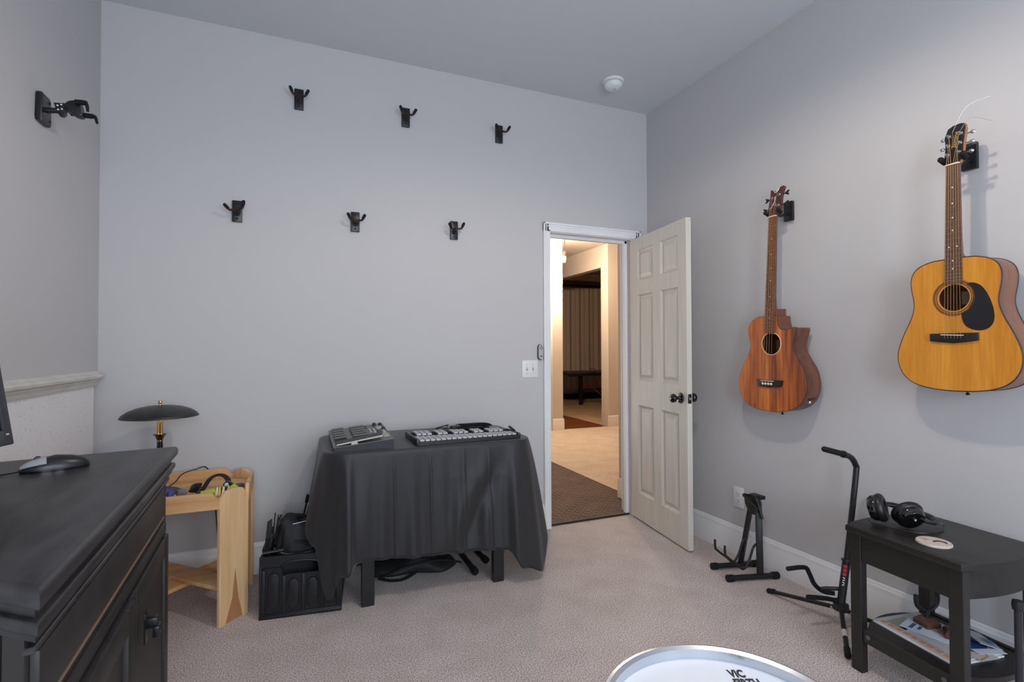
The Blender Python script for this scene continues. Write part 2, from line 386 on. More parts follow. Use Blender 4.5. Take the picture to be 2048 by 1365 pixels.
for (a, b) in COLS:
    for z0, z1 in ROWS:
        p = MB()
        for s in (0, 1):                         # raised field, sloping to the frame on both faces
            Y = lambda d: d if s == 0 else DT - d
            prof = [(0.0, 0.0), (0.010, 0.012), (0.018, 0.0145), (0.022, 0.014), (0.044, 0.003)]
            rings = []
            for ins, dep in prof:
                rings.append([p.bm.verts.new((x, Y(dep), z)) for x, z in ((a + ins, z0 + ins), (b - ins, z0 + ins), (b - ins, z1 - ins), (a + ins, z1 - ins))])
            for A, B in zip(rings, rings[1:]):
                for k in range(4): p.bm.faces.new((A[k], A[(k + 1) % 4], B[(k + 1) % 4], B[k]))
            p.bm.faces.new(rings[-1])
        p.build('panel', DOORM, d1, ang=10)
KZ, KU = 0.925, 0.655
kn = MB()
kn.lathe([(0, 0), (0.033, 0.0), (0.034, 0.004), (0.030, 0.009), (0.014, 0.012), (0.0115, 0.020), (0.0115, 0.030), (0.018, 0.036), (0.026, 0.044), (0.029, 0.054), (0.026, 0.064), (0.017, 0.071), (0, 0.073)], (KU, 0, KZ), 28, (0, -1, 0))
kn.build('door_knob', BLKG, d1)
kn = MB()
kn.lathe([(0, 0), (0.033, 0.0), (0.034, 0.004), (0.030, 0.009), (0.014, 0.012), (0.0115, 0.020), (0.0115, 0.030), (0.018, 0.036), (0.026, 0.044), (0.029, 0.054), (0.026, 0.064), (0.017, 0.071), (0, 0.073)], (KU, DT, KZ), 28, (0, 1, 0))
kn.build('door_knob', BLKG, d1)
lp = MB().box((DW + 0.0005, DT / 2, KZ), (0.003, 0.025, 0.058), bev=0.001).build('latch_plate', BLKPL, d1)
MB().box((DW + 0.006, DT / 2, KZ), (0.010, 0.012, 0.016), bev=0.003).build('latch_bolt', STEEL, lp)

# ================================================================== hallway and the room beyond it
HY = YB + 0.12
struct(MB().b2(-0.2, 3.80, HY - 0.085, 7.06, -0.08, -0.001).b2(3.80, 9.2, HY - 0.085, 7.06, -0.08, -0.001).build('floor_hall', HCARPET), 'warm beige carpet of the hallway')
struct(MB().b2(3.1, 4.62, 7.06, 12.0, -0.08, -0.004).build('floor_wood', HWOOD), 'brown wood floor beyond the hallway carpet')
struct(MB().b2(4.62, 9.4, 7.06, 12.0, -0.08, -0.002).build('floor_far_room', mat('far_room_floor', (206, 178, 138), 0.6, rgb2=(192, 164, 126), scale=3)), 'tan floor of the far room')
struct(MB().b2(-0.2, 9.4, HY, 12.0, 2.955, 3.04).build('ceiling_hall', HALLW), 'warm lit ceiling of the hallway')
struct(MB().b2(XR + 0.12, 9.3, YB, HY, -0.05, 3.05).build('wall_hall_near', HALLW), 'hallway side wall next to the music room')
struct(MB().b2(-0.3, -0.2, HY, 12.0, -0.05, 3.0).build('wall_hall_left', HALLW), 'hallway wall')
struct(MB().b2(9.2, 9.3, HY, 12.0, -0.05, 3.0).build('wall_hall_right', HALLW), 'far room wall')
struct(MB().b2(-0.2, 9.3, 11.45, 11.55, -0.05, 3.0).build('wall_hall_far', HALLW), 'wall behind the long curtain')
struct(MB().b2(2.0, 3.785, 7.04, 11.45, -0.01, 2.955).build('wall_hall_pillar', HALLW), 'wall end at the hallway corner')
struct(MB().b2(4.615, 4.86, 7.04, 7.25, -0.01, 2.955).b2(4.615, 4.75, 7.25, 11.45, 2.592, 2.955).b2(4.86, 9.2, 6.98, 7.20, -0.01, 2.955).build('wall_hall_opening', HALLW), 'wall with the wide opening and header')
struct(MB().prism([(7.04 - d, z) for d, z in BBP], 2.9, 3.80, 'x').prism([(3.785 + d, z) for d, z in BBP], 7.03, 9.5, 'y').build('baseboard_hall_pillar', HTRIM), 'cream baseboard around the wall end')
struct(MB().prism([(7.04 - d, z) for d, z in BBP], 4.60, 4.86, 'x').prism([(6.98 - d, z) for d, z in BBP], 4.85, 6.5, 'x').build('baseboard_hall_opening', HTRIM), 'cream baseboard at the wide opening')
struct(MB().b2(3.28, 3.60, 7.015, 7.04, 0, 2.10, 0.004).build('trim_6', HTRIM), 'pinkish cream door casing in the hallway')
struct(MB().b2(2.475, 2.60, HY, HY + 0.30, 0, 2.955).build('wall_hall_return', HALLW), 'short return wall beside the door jamb')
struct(MB().prism([(2.475 - d, z) for d, z in BBP], HY, HY + 0.30, 'y').build('baseboard_hall_return', HTRIM), 'baseboard of the return wall')
struct(MB().b2(4.75, 9.2, 9.85, 9.95, 2.90, 2.955).build('trim_7', HALLW), 'shallow ceiling beam in the far room')

# rubber mat at the threshold, with raised tread bars
mt = thing('rubber_mat', 'dark brown ribbed rubber mat in the doorway', 'mat', (1.79, 4.9, 0))
mx0, mx1, my0, my1 = 1.00, 2.575, 3.246, 6.30
MB(mt.location).b2(mx0, mx1, my0, my1, 0.0, 0.010, 0.002, 1).build('mat_sheet', RUBBER, mt)
m = MB(mt.location); t0 = 0
sp = 0.046
for i in range(int((mx1 - mx0) / sp)):
    for j in range(int((my1 - my0 - .04) / sp)):
        x = mx0 + (i + 0.6) * sp; y = my0 + 0.03 + (j + 0.6) * sp
        if x < y * 0.5 - 0.1: continue
        a = pi / 4 if (i + j) % 2 else -pi / 4
        c, s = cos(a) * 0.019, sin(a) * 0.019; nx, ny = -sin(a) * 0.0042, cos(a) * 0.0042
        lo = [m.bm.verts.new(q) for q in ((x - c - nx, y - s - ny, .0098), (x + c - nx, y + s - ny, .0098), (x + c + nx, y + s + ny, .0098), (x - c + nx, y - s + ny, .0098))]
        hi = [m.bm.verts.new(q) for q in ((x - c * .8 - nx * .5, y - s * .8 - ny * .5, .0128), (x + c * .8 - nx * .5, y + s * .8 - ny * .5, .0128), (x + c * .8 + nx * .5, y + s * .8 + ny * .5, .0128), (x - c * .8 + nx * .5, y - s * .8 + ny * .5, .0128))]
        m.bm.faces.new(hi)
        for k in range(4): m.bm.faces.new((lo[k], lo[(k + 1) % 4], hi[(k + 1) % 4], hi[k]))
tr = m.build('tread_bars', RUBBER, mt); tr['kind'] = 'stuff'
MB(mt.location).tube([(mx0, my0 - .001, .006), (mx1, my0 - .001, .006)], 0.007, 8).build('front_edge', RUBDARK, mt)

# curtain on its black rod
ct = thing('curtain', 'long pleated beige curtain across the far room', 'curtain', (7.2, 11.27, 0.25))
CURT = mat('curtain_beige', (206, 184, 162), 0.8, spec=0.2)
m = MB(ct.location)
def cf(u, v):
    x = 5.3 + 3.6 * u; z = 0.27 + 2.52 * v
    return (x, 11.27 + 0.022 * sin(x * 21 + 0.8 * sin(x * 3)) * (0.75 + .25 * sin(v * 3 + x)) + 0.012 * sin(x * 47), z)
m.grid(cf, 360, 10); m.build('drape', CURT, ct, ang=180)
MB(ct.location).cyl((5.2, 11.25, 2.835), (9.1, 11.25, 2.835), 0.028).build('rod', BLK, ct)
tag(MB((7.2, 11.36, 0)).b2(5.2, 9.1, 11.30, 11.40, 0.0, 0.125, .004).build('floor_rail', mat('rail_black', (22, 20, 22), .5)), 'long black floor rail under the curtain', 'rail')

# table in the far room
ft = thing('folding_table', 'dark folding games table in the room beyond the hallway', 'table', (6.6, 10.5, 0))
TOPD = mat('games_table_top', (52, 50, 56), 0.4); LEGD = mat('games_table_leg', (20, 20, 26), 0.45)
MB(ft.location).b2(5.45, 7.7, 9.92, 11.1, 0.685, 0.715, 0.004).build('tabletop', TOPD, ft)
MB(ft.location).b2(5.45, 7.7, 9.915, 9.935, 0.645, 0.70, 0.004).build('apron', LEGD, ft)
for x, y in ((5.83, 10.02), (5.83, 11.0), (7.35, 10.02), (7.35, 11.0)): MB(ft.location).b2(x - .035, x + .035, y - .03, y + .03, 0, 0.685, 0.004).build('leg', LEGD, ft)
MB(ft.location).b2(5.85, 7.35, 10.005, 10.035, 0.315, 0.345, 0.003).build('stretcher', LEGD, ft)
for a, b in (((6.30, 6.62)), ((6.60, 6.44))):
    MB(ft.location).tube([(a, 10.12, 0.66), (b, 10.12, 0.05)], 0.014, 8).build('brace', STEEL, ft)
hz = MB((6.3, 10.0, 0)).tube([(5.88, 9.96, .39), (6.05, 9.95, .38), (6.2, 9.94, .30), (6.35, 9.92, .16), (6.45, 9.89, .06)], 0.011, 8, smooth=6).build('air_hose', mat('red_hose', (150, 26, 30), 0.4))
tag(hz, 'thin red hose drooping under the games table', 'hose')
cu = thing('wire_holder', 'small black wire frame standing on the games table', 'holder', (6.15, 10.0, 0.715))
m = MB(cu.location); m.tube([(6.09, 10, .717), (6.09, 10, .83)], .006, 6); m.tube([(6.20, 10, .717), (6.20, 10, .80)], .006, 6); m.tube([(6.09, 10, .80), (6.20, 10, .80)], .006, 6); m.build('frame', BLK, cu)
MB(cu.location).b2(6.08, 6.21, 9.96, 10.04, .7155, .724).build('foot', BLK, cu)
fb = thing('pump_foot', 'pale cluttered gadget on the floor below the games table', 'gadget', (6.62, 9.95, 0))
MB(fb.location).b2(6.52, 6.86, 9.86, 10.03, 0.0, 0.06, 0.01).build('housing', mat('gadget_grey', (150, 132, 116), .5), fb)
MB(fb.location).b2(6.46, 6.53, 9.88, 9.96, 0.0, 0.05, 0.01).build('wheel_block', BLK, fb)

# ceiling vent of the far room, spot lamp of the hallway
cv = thing('ceiling_vent', 'dark oval vent in the far room ceiling', 'vent', (6.65, 9.35, 2.955))
m = MB(cv.location).lathe([(0, 0), (0.17, 0), (0.17, -0.008), (0.13, -0.014), (0, -0.014)], cv.location, 28); m.build('ring', mat('vent_metal', (140, 112, 84), .5), cv)
MB(cv.location).lathe([(0, -.0145), (0.12, -.0145), (0.11, -0.018), (0, -0.018)], cv.location, 24).build('grille', SLOT, cv)
sl = thing('spot_lamp', 'small lit spot lamp on the hallway ceiling', 'lamp', (3.585, 6.6, 2.955))
MB(sl.location).lathe([(0, 0), (0.05, 0), (0.05, -0.02), (0.012, -0.03), (0, -0.03)], sl.location, 20).build('canopy', STEEL, sl)
MB(sl.location).cyl((3.585, 6.6, 2.93), (3.585, 6.6, 2.66), .008).build('stem', STEEL, sl)
MB(sl.location).lathe([(0, .05), (.022, .05), (.026, .03), (.030, -.02), (.028, -.02), (0, -.012)], (3.582, 6.6, 2.62), 18, (0.15, 0, 1)).build('head', STEEL, sl)
MB(sl.location).lathe([(0, 0), (.026, 0), (.032, -.05), (.028, -.085), (0, -.09)], (3.580, 6.6, 2.60), 18, (0.15, 0, 1)).build('bulb', mat('lit_bulb', (255, 236, 205), .4, emit=5.0), sl)
light('spot_lamp_light', 'POINT', (3.575, 6.6, 2.485), 155, (1.0, 0.78, 0.60), 0.03)      # the lit bulb seen through the doorway

# ================================================================== on the walls and ceiling
sd = thing('smoke_detector', 'round white smoke detector on the ceiling', 'detector', (1.944, 2.889, ZC))
MB(sd.location).lathe([(0, 0), (0.072, 0), (0.073, -0.008), (0.068, -0.014), (0.058, -0.015), (0, -0.015)], sd.location, 40).build('mounting_plate', WHITEP, sd)
MB(sd.location).lathe([(0, -.015), (0.048, -.0152), (0.048, -0.018), (0, -.018)], sd.location, 36).build('neck_ring', WHITEP, sd)
MB(sd.location).lathe([(0, -.018), (0.060, -.0182), (0.062, -0.024), (0.058, -0.038), (0.046, -0.050), (0.030, -0.056), (0, -0.058)], sd.location, 40).build('cover', WHITEP, sd)
m = MB(sd.location)
for k in range(7):
    a = -2.4 + 0.28 * k; r = 0.047
    m.box((sd.location.x + r * cos(a), sd.location.y + r * sin(a), ZC - 0.0485), (0.004, 0.014, 0.004), rot=(0, 0, a))
m.build('vent_louvres', WHITEP, sd)
MB(sd.location).lathe([(0, 0), (0.008, 0), (0.007, -.003), (0, -.003)], (1.950, 2.880, ZC - .0572), 14).build('test_button', GREYP, sd)

sp_ = thing('light_switch', 'white double toggle switch plate beside the door casing', 'switch', (1.468, YB, 1.11))
MB(sp_.location).box((1.468, YB - .003, 1.11), (0.118, 0.006, 0.118), bev=.0025).build('switch_plate', WHITEP, sp_)
for dx in (-.023, .023):
    MB(sp_.location).box((1.468 + dx, YB - .0065, 1.11), (0.011, 0.002, 0.026)).build('toggle_slot', GREYP, sp_)
    MB(sp_.location).box((1.468 + dx, YB - .012, 1.116), (0.008, 0.016, 0.010), rot=(0.5, 0, 0), bev=.002).build('toggle', WHITEP, sp_)
    for dz in (-.030, .030): MB(sp_.location).lathe([(0, 0), (.0032, 0), (.003, .001), (0, .001)], (1.468 + dx, YB - .006, 1.11 + dz), 10, (0, -1, 0)).build('screw', GREYP, sp_)

rm = thing('fan_remote', 'small grey fan remote in its holder beside the door casing', 'remote', (1.545, YB, 1.225))
pill = [(1.545 + .021 * cos(t) , 1.225 + (0.034 if sin(t) > 0 else -0.034) + .021 * sin(t)) for t in [2 * pi * k / 28 + .01 for k in range(28)]]
MB(rm.location).prism(pill, YB - .012, YB, 'y', .003).build('holder', DGREY, rm)
pill2 = [(1.545 + (a - 1.545) * .84, 1.226 + (b - 1.225) * .95) for a, b in pill]
MB(rm.location).prism(pill2, YB - .022, YB - .0121, 'y', .003).build('remote_body', GREYP, rm)
for (a, b) in ((0, .042), (-.008, .030), (.008, .030), (0, .019)):
    MB(rm.location).lathe([(0, 0), (.0042, 0), (.0036, .002), (0, .002)], (1.545 + a, YB - .022, 1.225 + b), 12, (0, -1, 0)).build('button', DGREY, rm)
MB(rm.location).box((1.545, YB - .0225, 1.197), (.016, .002, .006), bev=.0008).build('emblem', BLKS, rm)

ot = thing('wall_outlet', 'white duplex outlet above the baseboard by the open door', 'outlet', (XR, 2.347, 0.347))
MB(ot.location).box((XR - .003, 2.347, 0.347), (0.006, 0.078, 0.124), bev=.0025).build('cover_plate', WHITEP, ot)
for dz in (.020, -.020):
    rc = MB(ot.location).lathe([(0, 0), (.0165, 0), (.016, .0015), (0, .0015)], (XR - .006, 2.347, .347 + dz), 20, (-1, 0, 0)).build('socket', WHITEP, ot)
    m = MB(ot.location)
    for dy in (-.006, .006): m.box((XR - .0078, 2.347 + dy, .347 + dz + .003), (.001, .002, .008))
    m.box((XR - .0078, 2.347, .347 + dz - .008), (.001, .004, .004)); m.build('slots', SLOT, rc)

# ---- six guitar hooks on the hook wall
def guitar_hook(x, z, label, roll=0.0, dark=False):
    t = thing('guitar_hook', label, 'hook', (x, YB, z), 0, 'guitar hooks on the wall')
    MB().box((0, -.009, 0), (0.050, 0.018, 0.118), bev=.003).build('wall_plate', BLKPL, t)
    for dz in (.042, -.042): MB().lathe([(0, 0), (.006, 0), (.005, .002), (0, .0025)], (0, -.018, dz), 12, (0, -1, 0)).build('screw', SLOT, t)
    MB().cyl((0, -.018, -.012), (0, -.066, -.004), .0095, .008, 14).build('stem', BLK, t)
    MB().lathe([(0, 0), (.016, 0), (.016, .006), (.010, .012), (0, .012)], (0, -.018, -.012), 18, (0, -1, 0)).build('collar', BLK, t)
    R = Matrix.Rotation(roll, 4, 'Y')
    m = MB(); m.tube([R @ Vector(p) for p in [(-.038, -.076, .010), (-.033, -.072, .001), (-.022, -.068, -.002), (0, -.065, 0), (.022, -.068, -.002), (.033, -.072, .001), (.038, -.076, .010)]], .0062, 10, smooth=5)
    m.build('yoke', BRASSD, t)
    for s in (-1, 1):
        m = MB(); m.tube([R @ Vector(p) for p in [(s * .036, -.075, .006), (s * .043, -.081, .020), (s * .047, -.084, .027)]], [.0078, .0092, .0088], 12)
        m.sphere(R @ Vector((s * .047, -.084, .027)), .0088, 10); m.build('rubber_tip', RUB, t)
    return t
guitar_hook(0.000, 2.697, 'black guitar hook in the upper row, farthest from the doorway', 0.05)
guitar_hook(0.617, 2.697, 'black guitar hook in the middle of the upper row', 0.05)
guitar_hook(1.243, 2.692, 'black guitar hook in the upper row, closest to the smoke detector', 0.0)
guitar_hook(-0.314, 2.014, 'black guitar hook in the lower row, above the desk lamp', -0.28)
guitar_hook(0.314, 2.013, 'black guitar hook in the middle of the lower row', 0.0)
guitar_hook(0.928, 2.015, 'black guitar hook in the lower row, closest to the doorway', -0.1)

# ---- self-gripping hanger on the left wall
gh = thing('gripping_guitar_hanger', 'black self-gripping guitar hanger above the chair rail wall', 'hanger', (XL, 2.548, 2.19))
o = gh.location
MB(o).prism([(2.508, 2.135), (2.588, 2.135), (2.590, 2.150), (2.590, 2.232), (2.580, 2.247), (2.512, 2.247), (2.506, 2.236), (2.506, 2.150)], XL, XL + .022, 'x', .005).build('wall_plate', BLKS, gh)
for z in (2.155, 2.228): MB(o).lathe([(0, 0), (.005, 0), (.004, .002), (0, .002)], (XL + .022, 2.575, z), 10, (1, 0, 0)).build('screw', SLOT, gh)
MB(o).cyl((XL + .020, 2.55, 2.190), (XL + .075, 2.55, 2.198), .011, .010, 16).build('arm', BLK, gh)
fl_ = MB(o).prism([(XL + .045, 2.222), (XL + .085, 2.226), (XL + .088, 2.178), (XL + .078, 2.166), (XL + .066, 2.170), (XL + .056, 2.186)], 2.540, 2.546, 'y', .0015).build('pivot_plate', BLKS, gh)
for a, b in ((.058, 2.212), (.070, 2.217), (.060, 2.196), (.072, 2.200)): MB(o).lathe([(0, 0), (.0034, 0), (.003, .0015), (0, .0015)], (XL + a, 2.5395, b), 10, (0, -1, 0)).build('rivet', WHITEP, fl_)
MB(o).prism(smooth2d([(XL + .082, 2.222), (XL + .100, 2.238), (XL + .128, 2.238), (XL + .134, 2.205), (XL + .138, 2.182), (XL + .116, 2.180), (XL + .094, 2.194), (XL + .084, 2.196)], 3), 2.532, 2.572, 'y', .005).build('yoke_housing', BLKS, gh)
MB(o).tube([(XL + .120, 2.522, 2.229), (XL + .150, 2.518, 2.229), (XL + .158, 2.517, 2.222), (XL + .161, 2.517, 2.196)], [.010, .010, .006, .005], 10, smooth=3).build('yoke_prong', RUB, gh)
MB(o).tube([(XL + .100, 2.580, 2.204), (XL + .150, 2.580, 2.202), (XL + .165, 2.580, 2.204), (XL + .173, 2.580, 2.176)], [.010, .010, .006, .005], 10, smooth=3).build('yoke_prong', RUB, gh)

# ================================================================== guitars on the right wall
def plate_with_hole(off, outer, hc, hr, x0, x1, nm, mt_, parent):
    """flat plate in the y-z plane (outline outer) with a round hole, from x0 (front) to x1"""
    m = MB(off); bm = m.bm
    hole = [(hc[0] + hr * cos(2 * pi * k / 40), hc[1] + hr * sin(2 * pi * k / 40)) for k in range(40)]
    for x in (x0, x1):
        es = []
        for loop in (outer, hole):
            vs = [bm.verts.new((x, a, b)) for a, b in loop]
            es += [bm.edges.new((vs[i], vs[(i + 1) % len(vs)])) for i in range(len(vs))]
        bmesh.ops.triangle_fill(bm, use_beauty=True, use_dissolve=False, edges=es)
    bm.verts.ensure_lookup_table(); n = len(outer) + len(hole)
    for base, L in ((0, len(outer)), (len(outer), len(hole))):
        for i in range(L):
            a, b = base + i, base + (i + 1) % L
            bm.faces.new((bm.verts[a], bm.verts[b], bm.verts[b + n], bm.verts[a + n]))
    return m.build(nm, mt_, parent)
def rim(off, outer, x0, x1, th, nm, mt_, parent):
    m = MB(off); cy = sum(p[0] for p in outer) / len(outer); cz = sum(p[1] for p in outer) / len(outer); L = len(outer)
    def inset(p): 
        d = Vector((p[0] - cy, p[1] - cz)); d = d * (1 - th / d.length); return (cy + d.x, cz + d.y)
    V = [[m.bm.verts.new((x, *q)) for x, q in ((x0, p), (x1, p), (x1, inset(p)), (x0, inset(p)))] for p in outer]
    for i in range(L):
        A, B = V[i], V[(i + 1) % L]
        for k in range(4): m.bm.faces.new((A[k], B[k], B[(k + 1) % 4], A[(k + 1) % 4]))
    return m.build(nm, mt_, parent, ang=45)
def strips(off, nm, mt_, parent, pts_list, r, seg=5):
    for p in pts_list: MB(off).tube(p, r, seg).build(nm, mt_, parent)

# ---- acoustic guitar
XA, YA, ZS = 2.295, 1.1505, 1.297           # front plane, centre line, saddle
ag = thing('acoustic_guitar', 'honey-coloured dreadnought acoustic guitar with black pickguard', 'guitar', (XA + .055, YA, 1.082))
o = ag.location
half = [(.05, 1.583), (.09, 1.576), (.12, 1.562), (.138, 1.540), (.145, 1.51), (.143, 1.475), (.137, 1.44), (.135, 1.41), (.141, 1.378), (.153, 1.345), (.168, 1.312), (.183, 1.275), (.194, 1.24), (.198, 1.205), (.193, 1.17), (.178, 1.138), (.152, 1.112), (.115, 1.095), (.07, 1.086), (.025, 1.0825)]
OUT = smooth2d([(YA + a, z) for a, z in half] + [(YA - a, z) for a, z in half[::-1]], 4)
HC = (YA - .001, 1.435)
plate_with_hole(o, OUT, HC, .050, XA, XA + .004, 'soundboard', SPRUCE, ag)
rim(o, OUT, XA + .004, XA + .108, .004, 'sides', MAHOG, ag)
MB(o).prism(OUT, XA + .1075, XA + .111, 'x').build('back', MAHOG, ag)
BIND = mat('binding_dark', (44, 36, 34), .35)
MB(o).tube([(XA + .002, a, b) for a, b in OUT], .0028, 6, closed=True).build('binding', BIND, ag)
MB(o).tube([(XA + .108, a, b) for a, b in OUT], .0025, 6, closed=True).build('binding', BIND, ag)
RING = mat('rosette_dark', (92, 58, 26), .4); RINGL = mat('rosette_light', (216, 160, 88), .4)
for r, w_, mm in ((.0535, .0012, RINGL), (.0560, .0016, RING), (.0605, .0009, RING), (.0650, .0018, RING), (.0690, .0009, RING)):
    MB(o).tube([(XA - .0002, HC[0] + r * cos(2 * pi * k / 48), HC[1] + r * sin(2 * pi * k / 48)) for k in range(48)], w_, 6, closed=True).build('rosette_ring', mm, ag)
MB(o).box((XA + .104, YA - .01, 1.44), (.001, .07, .05)).build('maker_label', mat('label_paper', (196, 178, 146), .8), ag)
pk = smooth2d([(1.108, 1.484), (1.085, 1.485), (1.060, 1.466), (1.040, 1.425), (1.028, 1.375), (1.031, 1.335), (1.050, 1.313), (1.078, 1.309), (1.108, 1.322), (1.122, 1.346), (1.124, 1.374), (1.106, 1.388), (1.0965, 1.405), (1.088, 1.425), (1.088, 1.447), (1.095, 1.468)], 4)
MB(o).prism(pk, XA - .0016, XA + .0005, 'x').build('pickguard', mat('pickguard_black', (17, 16, 22), .14, coat=.6), ag)
br = MB(o).prism([(YA + .078, 1.300), (YA + .078, 1.271), (YA + .045, 1.267), (YA, 1.262), (YA - .045, 1.267), (YA - .078, 1.272), (YA - .078, 1.301)], XA - .009, XA, 'x', .003).build('bridge', EBONY, ag)
MB(o).box((XA - .011, YA + .002, 1.2935), (.006, .072, .003), rot=(0.05, 0, 0)).build('saddle', BONE, br)
TILT = 0.010
def cl(z, d=0.0): return YA + (ZS - z) * TILT + d * 1.0          # centre line of the neck leans a little
for k in range(6):
    d = (k - 2.5) * .0105
    MB(o).lathe([(0, 0), (.0028, 0), (.0026, .003), (0, .0045)], (XA - .009, YA + d, 1.279), 10, (-1, 0, 0)).build('bridge_pin', EBONY, br)
NZ = 1.940
fbx = XA - .010
MB(o).prism([(cl(NZ) + .0215, NZ), (cl(NZ) - .0215, NZ), (cl(1.487) - .0285, 1.487), (cl(1.487) + .0285, 1.487)], XA - .0065, XA, 'x').build('fretboard', ROSEW, ag)
scale = NZ - ZS
FP = [NZ - scale * (1 - 2 ** (-n / 12)) for n in range(1, 21)]
for z in FP:
    hw = .0215 + (NZ - z) / (NZ - 1.487) * .007
    MB(o).cyl((XA - .0068, cl(z) - hw, z), (XA - .0068, cl(z) + hw, z), .0010, seg=6).build('fret', STEEL, ag)
for n, ds in ((3, (0,)), (5, (0,)), (7, (0,)), (9, (0,)), (12, (-.013, .013)), (15, (0,)), (17, (0,))):
    z = (FP[n - 1] + FP[n - 2]) / 2
    for d in ds: MB(o).lathe([(0, 0), (.0032, 0), (.003, .0004), (0, .0004)], (XA - .0065, cl(z) + d, z), 12, (-1, 0, 0)).build('fret_dot', WHITEP, ag)
nk = MB(o)                                         # neck: D-shaped back
sec = [(.0, 1), (.006, .98), (.013, .78), (.019, .42), (.021, 0)]
rows = []
for z, hw, dp in ((NZ, .0215, .95), (1.80, .0235, .98), (1.66, .0258, 1.05), (1.60, .0270, 1.7), (1.580, .0275, 3.6)):
    rows.append([nk.bm.verts.new((XA + x * dp, cl(z) + s * hw, z)) for x, s in sec] + [nk.bm.verts.new((XA + x * dp, cl(z) - s * hw, z)) for x, s in sec[:-1][::-1]])
for A, B in zip(rows, rows[1:]):
    L = len(A)
    for k in range(L): nk.bm.faces.new((A[k], A[(k + 1) % L], B[(k + 1) % L], B[k]))
nk.bm.faces.new(rows[0]); nk.bm.faces.new(rows[-1][::-1])
nk.build('neck', MAHOG, ag, ang=50)
MB(o).box((XA - .006, cl(NZ), NZ + .002), (.011, .044, .005), rot=(0, 0, 0), bev=.001).build('nut', BONE, ag)
# headstock, leaning back a little towards the wall
HB = Matrix.Translation((XA, cl(NZ), NZ)) @ Matrix.Rotation(radians(9), 4, 'Y')
hs_pts = [(.0215, .004), (.026, .014), (.0305, .030), (.0295, .075), (.0345, .120), (.026, .150), (.010, .158), (-.014, .160), (-.028, .155), (-.032, .135), (-.0285, .080), (-.0285, .035), (-.025, .014), (-.0215, .004)]
hs = MB(o).prism(hs_pts, -.003, .0, 'x', .0008).xf(HB).build('headstock', HEADB, ag)
MB(o).prism([(a * .995, b) for a, b in hs_pts], .0001, .015, 'x', .0015).xf(HB).build('headstock_core', MAHOG if 0 else mat('headstock_edge', (168, 112, 62), .4), hs)
SN = [.0425, .08, .1175]
for side in (1, -1):
    for n, h in enumerate(SN):
        tn = MB(o)
        tn.lathe([(0, 0), (.0065, 0), (.0065, .002), (.0034, .004), (.0034, .012), (.0042, .014), (0, .0145)], (-.003, side * .019, h), 14, (-1, 0, 0)).xf(HB).build('tuner_post', CHROME, hs)
        tn = MB(o); tn.cyl((.012, side * .028, h), (.012, side * .042, h), .0025, seg=8); tn.sphere((.012, side * .048, h), (.004, .009, .0075), 12)
        tn.xf(HB).build('tuner_button', CHROME, hs)
text('maker_name', 'Jasmine', .0215, GOLD, hs, Matrix.Translation(-o) @ HB @ frame((-.0034, -.001, .098), (0, -.10, 1), (0, 1, .10)), .0003, .25, .95)
MB(o).tube([(-.0036, .008, .128), (-.0036, .006, .104), (-.0036, .0075, .066)], .0006, 5).xf(HB).build('logo_flourish', GOLD, hs)
for k in range(6):
    d = (k - 2.5) * .0105; dn = (k - 2.5) * .0072; side = -1 if k < 3 else 1
    n = k if k < 3 else 5 - k
    n = 2 - n if 0 else n
    pe = HB @ Vector((-.012, side * .0165, SN[n]))
    MB(o).tube([(XA - .010, YA + d, 1.280), (XA - .0125, YA + d, 1.2945), (XA - .0085, cl(NZ) + dn, NZ + .003), pe], .0007 if k > 1 else .0006, 5).build('string', BRONZES, ag)
for a, b in ((( .006, .125), (-.09, .40)), ((-.02, .125), (-.10, .30))):
    pts = [HB @ Vector((-.012, a[0], a[1])), HB @ Vector((-.012, (a[0] + b[0]) / 2 + .008, (a[1] + b[1]) / 2 - .05)), HB @ Vector((.02, b[0], b[1] - .16))]
    MB(o).tube(pts, .0004, 4, smooth=6).build('string_end', STEEL, ag)
MB(o).lathe([(0, 0), (.006, 0), (.004, .006), (.004, .010), (.008, .014), (.006, .017), (0, .018)], (XA + .05, YA - .015, 1.083), 16, (0, 0, -1)).build('strap_button', BLKG, ag)

def wall_hanger(name, lab, y, z, tip, spread):
    """black plate on the right wall, arm and padded yoke reaching out to the headstock"""
    t = thing(name, lab, 'hanger', (XR, y, z)); oo = t.location
    MB(oo).box((XR - .010, y, z), (.020, .052, .105), bev=.003).build('wall_plate', BLKPL, t)
    xt, yt, zt = tip
    MB(oo).tube([(XR - .018, y, z - .015), (xt + .050, (y + yt) / 2, zt - .005), (xt + .026, yt, zt)], .008, 12).build('arm', BLK, t)
    MB(oo).tube([(xt - .010, yt - spread, zt + .010), (xt + .010, yt - spread + .004, zt - .001), (xt + .026, yt - spread * .4, zt), (xt + .027, yt, zt), (xt + .026, yt + spread * .4, zt), (xt + .010, yt + spread - .004, zt - .001), (xt - .010, yt + spread, zt + .010)], .0055, 10, smooth=4).build('yoke', BLK, t)
    for s in (-1, 1):
        m = MB(oo); m.tube([(xt + .008, yt + s * (spread - .003), zt), (xt - .016, yt + s * spread, zt + .012)], [.0095, .0105], 12); m.sphere((xt - .016, yt + s * spread, zt + .012), .0105, 10); m.build('rubber_pad', RUB, t)
wall_hanger('guitar_hanger', 'black wall hanger holding the honey-coloured acoustic guitar', 1.165, 2.0, (XA + .006, cl(NZ), NZ + .018), .036)

